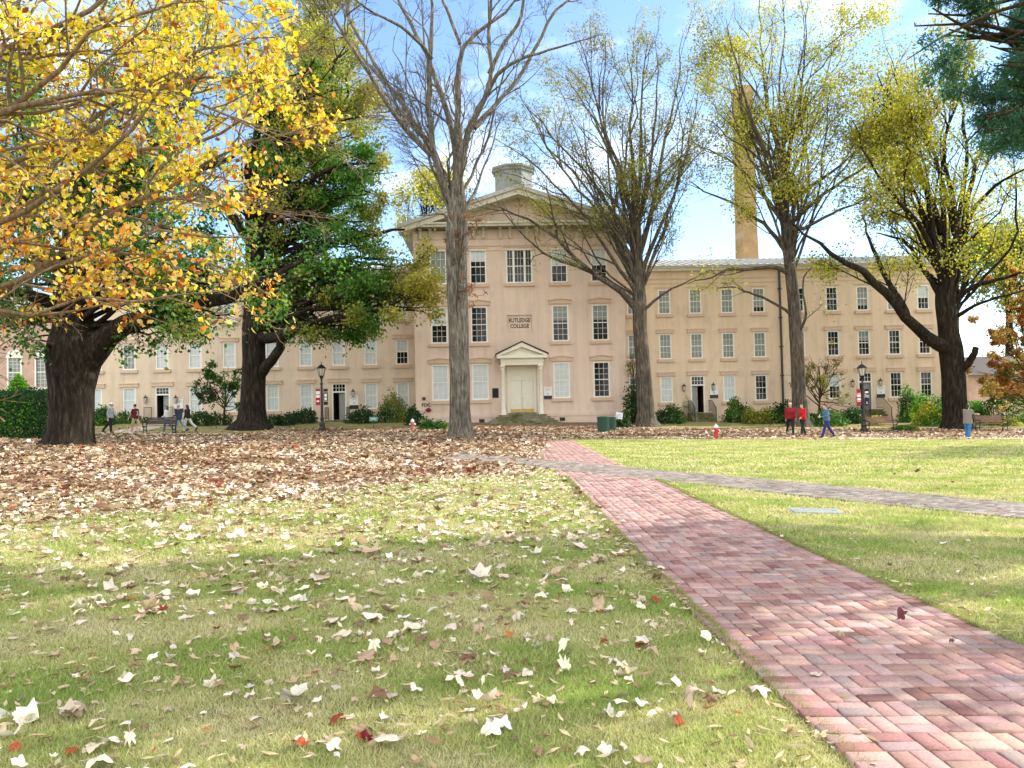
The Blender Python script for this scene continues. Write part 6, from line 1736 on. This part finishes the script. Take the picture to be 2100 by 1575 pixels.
bin_(1238, 887, 1.0, 0, 'dark green slatted litter bin, the larger front one of the pair')
bin_(1254, 881, .84, .1, 'lighter green litter bin half hidden behind the larger bin')
b = gnd(1266, 878); root = empty('small_sign', b, rad(-6), 'small white and blue sign on a stake behind the green bins', 'sign')
mb = MB(); mb.tube([(0, 0, -.1), (0, 0, .85)], .015, 6); mb.build('stake', 'black_iron', root)
m_plain('sign_blue', (.10, .22, .48), .5)
mb = MB(); mb.mat(0).box(-.22, .22, -.03, -.017, .62, 1.02); mb.mat(1); [mb.box(-.17, .17 - .05 * (k % 2), -.035, -.03, .70 + .09 * k, .74 + .09 * k) for k in range(3)]; o_ = mb.build('board', ['sign_white', 'sign_blue'], root); o_.rotation_euler = (rad(-12), rad(10), 0)
b = gnd(766, 877); root = empty('small_sign', b, rad(5), 'small green lawn sign on a stake before the rounded shrub', 'sign')
mb = MB(); mb.tube([(0, 0, -.1), (0, 0, .5)], .015, 6); mb.build('stake', 'black_iron', root)
m_plain('sign_green', (.10, .26, .20), .5)
mb = MB(); mb.mat(0).box(-.27, .27, -.04, -.018, .42, .72); mb.mat(1); mb.box(-.2, .2, -.045, -.04, .60, .63); mb.box(-.15, .15, -.045, -.04, .52, .545); o_ = mb.build('board', ['sign_green', 'sign_white'], root); o_.rotation_euler = (rad(-14), 0, 0)
# utility cover sunk in the grass
b = gnd(1672, 1050); root = empty('utility_cover', b, rad(-8), 'grey rectangular utility cover set in the grass between the two walks', 'cover')
mb = MB(); mb.mat(1).box(-.37, .37, -.27, .27, -.1, .012); mb.mat(0).box(-.345, .345, -.245, .245, .012, .026); [mb.box(e_ * .27 - .03, e_ * .27 + .03, -.02, .02, .026, .032) for e_ in (-1, 1)]; mb.build('lid', ['cover_grey', 'concrete'], root); root.rotation_euler = (0, SLOPE, rad(-8))
# ------------------------------------------------------------------ people
def capsule(p0, p1, r0, r1, n=12):
    p0, p1 = A(p0, float), A(p1, float); d = p1 - p0; L = np.linalg.norm(d) + 1e-9; d = d / L
    pts, rs = [], []
    for a in np.linspace(-math.pi / 2 * .96, 0, 4): pts.append(p0 + d * r0 * math.sin(a)); rs.append(r0 * math.cos(a))
    for a in np.linspace(0, math.pi / 2 * .96, 4): pts.append(p1 + d * r1 * math.sin(a)); rs.append(r1 * math.cos(a))
    return pts, rs, n


def loft(mb, secs, n=16):
    """secs: (centre, half width, half depth); closed ends; local x width, y depth"""
    vs, fs = [], []
    for c, rx, ry in secs:
        for k in range(n):
            a = 2 * math.pi * k / n; vs.append((c[0] + rx * math.cos(a), c[1] + ry * math.sin(a), c[2]))
    for i in range(len(secs) - 1):
        for k in range(n): fs.append((i * n + k, i * n + (k + 1) % n, (i + 1) * n + (k + 1) % n, (i + 1) * n + k))
    fs.append(tuple(range(n - 1, -1, -1))); fs.append(tuple((len(secs) - 1) * n + k for k in range(n)))
    mb.add(vs, fs)


def cap(mb, p0, p1, r0, r1, n=12):
    pts, rs, n = capsule(p0, p1, r0, r1, n); mb.tube(pts, rs, n)


def skin_up(mb, name, mat, parent, vox, smooth_it=3):
    o = mb.build(name, mat, parent)
    m = o.modifiers.new('join', 'REMESH'); m.mode = 'VOXEL'; m.voxel_size = vox; m.use_smooth_shade = True
    s = o.modifiers.new('soften', 'SMOOTH'); s.factor = .5; s.iterations = smooth_it
    dg = bpy.context.evaluated_depsgraph_get(); me = bpy.data.meshes.new_from_object(o.evaluated_get(dg))
    o.modifiers.clear(); old = o.data; o.data = me; me.name = name; bpy.data.meshes.remove(old)
    if not me.materials: me.materials.append(MATS[mat])
    return o


def mcloth(name, col, rough=.9): return m_plain(name, col, rough, var=.12, scale=9)


m_plain('skin_light', (.52, .32, .24), .5, var=.05); m_plain('hair_black', (.012, .010, .009), .6); m_plain('hair_white', (.72, .70, .66), .7); m_plain('hair_brown', (.10, .06, .035), .6)
m_plain('hair_fair', (.30, .21, .11), .6); m_plain('shoe_black', (.012, .012, .013), .5); m_plain('shoe_white', (.70, .69, .66), .5); m_plain('eye_dark', (.02, .015, .012), .3); m_plain('lip', (.34, .14, .11), .5)
for nm, c in (('cloth_grey', (.34, .40, .42)), ('cloth_black', (.014, .014, .016)), ('cloth_maroon', (.10, .010, .018)), ('cloth_khaki', (.44, .37, .24)), ('cloth_white', (.72, .71, .72)), ('cloth_navy', (.018, .03, .07)),
              ('denim', (.16, .27, .36)), ('denim_bright', (.03, .17, .42)), ('cloth_ivory', (.62, .60, .55)), ('cloth_darkred', (.22, .006, .012)), ('cloth_red', (.46, .006, .010)), ('cloth_slate', (.06, .13, .24)),
              ('cloth_royal', (.012, .018, .15)), ('cloth_tweed', (.21, .185, .17)), ('cap_white', (.78, .77, .74)), ('cloth_charcoal', (.03, .032, .04))): mcloth(nm, c)


def person(px, py, h, yaw, label, top, legs_, hair, shoes='shoe_black', stride=(22, -20), knee=(4, 22), arms=((-18, 20), (16, 25)), hair_len=0., sleeve=1., short=False, build=1., cap_=None, lean=2., head_yaw=0., raise_=None, extras=None, female=False, coat=0., under=None):
    """yaw: heading in degrees, 0 = away from the camera, 90 = towards the picture's left side"""
    b = gnd(px, py); root = empty('person', b, rad(yaw), label, 'person', 'people walking across the quad')
    s = h / 1.75; ln = math.tan(rad(lean))
    hipz, hipw, shw = .92, (.095 if not female else .10), (.178 if not female else .158) * (1 + (build - 1) * .6)
    P = lambda x, y, z: (x, y + ln * (z - hipz), z)
    J = {}
    for k, e in ((0, -1), (1, 1)):
        a, kn = rad(stride[k]), rad(knee[k])
        hip = A(P(e * hipw, 0, hipz)); kne = hip + .43 * A([0, math.sin(a), -math.cos(a)]); ank = kne + .41 * A([0, math.sin(a - kn), -math.cos(a - kn)])
        pit = max(0., -(a - kn)) * .8; toe = ank + A([e * .02, .17 * math.cos(pit), -.05 - .17 * math.sin(pit)]); heel = ank + A([0, -.05, -.05])
        J[k] = (hip, kne, ank, toe, heel)
        sh = A(P(e * shw, 0, 1.405)); a1, el = rad(arms[k][0]), rad(arms[k][1]); out = arms[k][2] if len(arms[k]) > 2 else .10
        elb = sh + .29 * unit(A([e * out, math.sin(a1), -math.cos(a1)])); wri = elb + .25 * unit(A([e * out * .3 - e * (.25 if el > 1 else 0), math.sin(a1 + el), -math.cos(a1 + el)]))
        J[k + 2] = (sh, elb, wri)
    low = min(min(J[k][3][2], J[k][4][2]) for k in (0, 1)) - .022
    dz = A([0, 0, -low])
    for k in J: J[k] = tuple(v + dz for v in J[k])
    Q = lambda x, y, z: tuple(A(P(x, y, z)) + dz)
    hz = 1.615; hc = A(Q(0, .02, hz)); hy = rad(head_yaw)
    HR = lambda x, y, z: tuple(hc + A([x * math.cos(hy) - y * math.sin(hy), x * math.sin(hy) + y * math.cos(hy), z]))
    # body
    mb = MB()
    loft(mb, [(Q(0, 0, .84), .10, .09), (Q(0, 0, .92), .155 * build, .105 * build), (Q(0, 0, 1.06), .135 * build, .095 * build), (Q(0, .01, 1.25), .165 * build, .115 * build), (Q(0, 0, 1.38), .175 * build, .105), (Q(0, -.005, 1.45), .11, .075), (Q(0, 0, 1.49), .062, .058), (Q(0, .01, 1.55), .056, .06)])
    loft(mb, [(HR(0, .025, -.115), .035, .045), (HR(0, .02, -.095), .052, .068), (HR(0, .008, -.05), .066, .085), (HR(0, 0, .0), .075, .094), (HR(0, -.004, .05), .075, .096), (HR(0, -.008, .09), .058, .078), (HR(0, -.01, .118), .022, .03)])
    cap(mb, HR(0, .092, .012), HR(0, .112, -.028), .009, .014, 8); cap(mb, HR(0, .085, -.095), HR(0, .08, -.1), .016, .016, 8)
    for e in (-1, 1): cap(mb, HR(e * .076, -.005, .015), HR(e * .074, -.002, -.025), .012, .010, 8)
    for k, e in ((0, -1), (1, 1)):
        hip, kne, ank, toe, heel = J[k]; sh, elb, wri = J[k + 2]
        cap(mb, hip, kne, .078 * build, .052); cap(mb, kne, kne * .62 + ank * .38, .052, .054); cap(mb, kne * .62 + ank * .38, ank, .054, .036); cap(mb, heel, toe, .034, .026)
        cap(mb, sh, elb, .052 * build, .040); cap(mb, elb, wri, .041, .027)
        d = unit(wri - elb); sd_ = unit(np.cross(d, A([e, .15, 0]))); nm_ = np.cross(d, sd_)
        pc = wri + d * .05
        for q in (-1, -.33, .33, 1): cap(mb, wri + sd_ * .012 * q, wri + d * .085 + sd_ * .030 * q, .014, .013, 8)
        for q, fl in ((-1, .062), (-.33, .075), (.33, .078), (1, .068)):
            b0 = wri + d * .09 + sd_ * .030 * q; b1 = b0 + unit(d + nm_ * .25 * -e) * fl * .5; b2 = b1 + unit(d + nm_ * .8 * -e) * fl * .5
            cap(mb, b0, b1, .0095, .009, 8); cap(mb, b1, b2, .009, .0075, 8)
        t0_ = wri + d * .03 + sd_ * .034; t1_ = t0_ + unit(d * .8 + sd_ * .8) * .04; cap(mb, t0_, t1_, .012, .010, 8); cap(mb, t1_, t1_ + unit(d + nm_ * .4 * -e) * .03, .010, .008, 8)
    body = skin_up(mb, 'body', 'skin_light', root, .0105)
    mb = MB(); [mb.lathe([(.003, -.008), (.009, 0), (.003, .008)], 8, HR(e * .03, .086, .012)) for e in (-1, 1)]; mb.build('eyes', 'eye_dark', root)
    mb = MB(); cap(mb, HR(-.02, .089, -.055), HR(.02, .089, -.055), .006, .006, 8); mb.build('mouth', 'lip', root)
    # trousers or shorts
    mb = MB()
    loft(mb, [(Q(0, 0, .82), .09, .09), (Q(0, 0, .87), .165 * build, .122 * build), (Q(0, 0, .95), .168 * build, .120 * build), (Q(0, 0, 1.04), .150 * build, .110 * build)])
    for k in (0, 1):
        hip, kne, ank, toe, heel = J[k]
        if short: cap(mb, hip, hip * .12 + kne * .88, .097 * build, .085)
        else:
            cap(mb, hip, kne, .098 * build, .074 * (1.1 if under == 'wide' else 1)); cap(mb, kne, kne * .12 + ank * .88, .073, .062 if under != 'wide' else .085)
    skin_up(mb, 'shorts' if short else 'trousers', legs_, root, .015)
    for k in (0, 1):
        mb = MB(); hip, kne, ank, toe, heel = J[k]; cap(mb, heel + A([0, 0, .012]), toe + A([0, 0, .006]), .046, .038); cap(mb, heel * .6 + ank * .4, toe * .45 + ank * .3 + heel * .25 + A([0, 0, .012]), .045, .04); skin_up(mb, 'shoe', shoes, root, .012)
    # top
    mb = MB(); f = 1.12 if not coat else 1.2
    hem = .90 if not coat else .90 - coat
    loft(mb, [(Q(0, 0, hem - .02), .168 * build * f, .125 * build * f), (Q(0, 0, hem + .06), .17 * build * f, .128 * build * f), (Q(0, 0, 1.08), .155 * build * f, .118 * build * f), (Q(0, .01, 1.25), .175 * build * f, .128 * build * f), (Q(0, 0, 1.36), .172 * build * f, .115 * f), (Q(0, 0, 1.42), .140 * build * f, .10), (Q(0, -.005, 1.46), .095, .08), (Q(0, 0, 1.485), .072, .068)])
    for k in (0, 1):
        sh, elb, wri = J[k + 2]; cap(mb, sh, elb if sleeve > .5 else sh * .3 + elb * .7, .066 * build * (1.08 if coat else 1), .055)
        if sleeve > .5: cap(mb, elb, elb * .1 + wri * .9, .055, .042)
    tp = skin_up(mb, 'jacket' if coat else 'shirt', top, root, .015)
    # hair or cap
    mb = MB()
    loft(mb, [(HR(0, -.03, -.02), .072, .068), (HR(0, -.022, .03), .083, .088), (HR(0, -.012, .065), .083, .098), (HR(0, -.012, .10), .066, .083), (HR(0, -.012, .128), .026, .034)])
    if hair_len: loft(mb, [(HR(0, -.095, -.05 - hair_len), .05, .03), (HR(0, -.085, -.06 - hair_len * .5), .088, .045), (HR(0, -.06, -.05), .090, .06), (HR(0, -.03, .04), .085, .085)])
    skin_up(mb, 'hair', hair, root, .013)
    if cap_:
        mb = MB(); loft(mb, [(HR(0, -.01, .045), .088, .104), (HR(0, -.01, .09), .080, .096), (HR(0, -.012, .13), .05, .06), (HR(0, -.012, .142), .015, .02)]); mb.add([HR(-.075, .075, .05), HR(.075, .075, .05), HR(.05, .165, .035), HR(-.05, .165, .035), HR(-.075, .075, .06), HR(.075, .075, .06), HR(.05, .165, .045), HR(-.05, .165, .045)], [(0, 3, 2, 1), (4, 5, 6, 7), (0, 1, 5, 4), (1, 2, 6, 5), (2, 3, 7, 6), (3, 0, 4, 7)])
        mb.build('cap', cap_, root, True)
    root.scale = (s, s, s)
    return root, J, tp, Q


def number(tp, txt, Q, z, mat, size, back=True, parent=None):
    t_ = link('lettering', text_mesh(txt, size, .004), mat, parent); y_ = -.155 if back else .16
    t_.location = Q(0, y_, z); t_.rotation_euler = (rad(90), 0, 0) if back else (rad(90), 0, rad(180))


L_, R_ = 90, -90
person(227, 890, 1.80, -88, 'man in a white cap, grey shirt and black trousers walking past the big oak', 'cloth_grey', 'cloth_black', 'hair_brown', cap_='cap_white', stride=(-28, 6), knee=(12, 2), arms=((14, 35), (-16, 20)))
rt, J, tp, Q = person(278, 889, 1.74, 70, 'person in a maroon numbered jersey and khaki shorts with black hair', 'cloth_maroon', 'cloth_khaki', 'hair_black', 'shoe_white', stride=(16, -26), knee=(4, 42), arms=((24, 10), (-12, 20)), sleeve=0, short=True)
number(tp, '3', Q, 1.08, 'cloth_white', .36, True, tp)
person(343, 888, 1.64, 82, 'girl with long brown hair in a white vest over dark sleeves and pale jeans', 'cloth_white', 'denim', 'hair_brown', 'shoe_white', hair_len=.16, female=True, stride=(14, -18), knee=(3, 20), arms=((4, 60), (-8, 25)))
person(367, 888, 1.68, 75, 'fair haired person in a navy jacket and blue jeans walking beside the girl in black', 'cloth_navy', 'denim', 'hair_fair', 'shoe_black', stride=(14, -30), knee=(3, 22), arms=((6, 70), (-10, 25)), build=1.12, coat=.04)
person(385, 887, 1.70, 70, 'girl with long black hair in a black top and ivory trousers', 'cloth_black', 'cloth_ivory', 'hair_black', 'shoe_black', hair_len=.26, female=True, stride=(16, -34), knee=(4, 24), arms=((-4, 30), (8, 40)))
person(1622, 893, 1.80, 172, 'white haired man in a dark red sweatshirt and black trousers', 'cloth_darkred', 'cloth_black', 'hair_white', 'shoe_black', stride=(10, -26), knee=(2, 18), arms=((8, 20), (-8, 22)), build=1.2, lean=1, head_yaw=-20)
person(1647, 894, 1.72, 110, 'dark haired person in a bright red top with black trousers beside the white haired man', 'cloth_red', 'cloth_black', 'hair_black', 'shoe_black', stride=(14, -12), knee=(3, 10), arms=((6, 55), (-10, 22)), build=1.14, head_yaw=30)
rt, J, tp, Q = person(1696, 898, 1.74, 92, 'man in a slate blue top and royal blue trousers looking at a phone while walking', 'cloth_slate', 'cloth_royal', 'hair_black', 'shoe_black', stride=(20, -22), knee=(3, 14), arms=((12, 72), (-6, 12)), build=1.1, lean=4)
w_ = J[2][2]; mb = MB(); mb.box(w_[0] - .035, w_[0] + .035, w_[1] + .07, w_[1] + .08, w_[2] - .02, w_[2] + .13)
s_ = 1.74 / 1.75
ph = mb.build('mobile_phone', 'shoe_white'); ph.matrix_world = Matrix.Translation(rt.location) @ Matrix.Rotation(rt.rotation_euler.z, 4, 'Z') @ Matrix.Scale(s_, 4)
tag(ph, 'pale phone held up by the man in blue', 'phone')
rt, J, tp, Q = person(1986, 900, 1.70, -62, 'woman in a grey jacket and blue jeans holding up a phone', 'cloth_tweed', 'denim_bright', 'hair_black', 'shoe_white', female=True, hair_len=.10, stride=(6, -8), knee=(2, 6), arms=((42, 50), (46, 44)), coat=.14, under='wide', build=1.1)
w_ = (J[2][2] + J[3][2]) / 2; mb = MB(); mb.box(w_[0] - .08, w_[0] + .08, w_[1] + .09, w_[1] + .10, w_[2] + .02, w_[2] + .10)
ph = mb.build('mobile_phone', 'shoe_black'); ph.matrix_world = Matrix.Translation(rt.location) @ Matrix.Rotation(rt.rotation_euler.z, 4, 'Z') @ Matrix.Scale(1.70 / 1.75, 4)
tag(ph, 'dark phone held up by the woman in the grey jacket', 'phone')
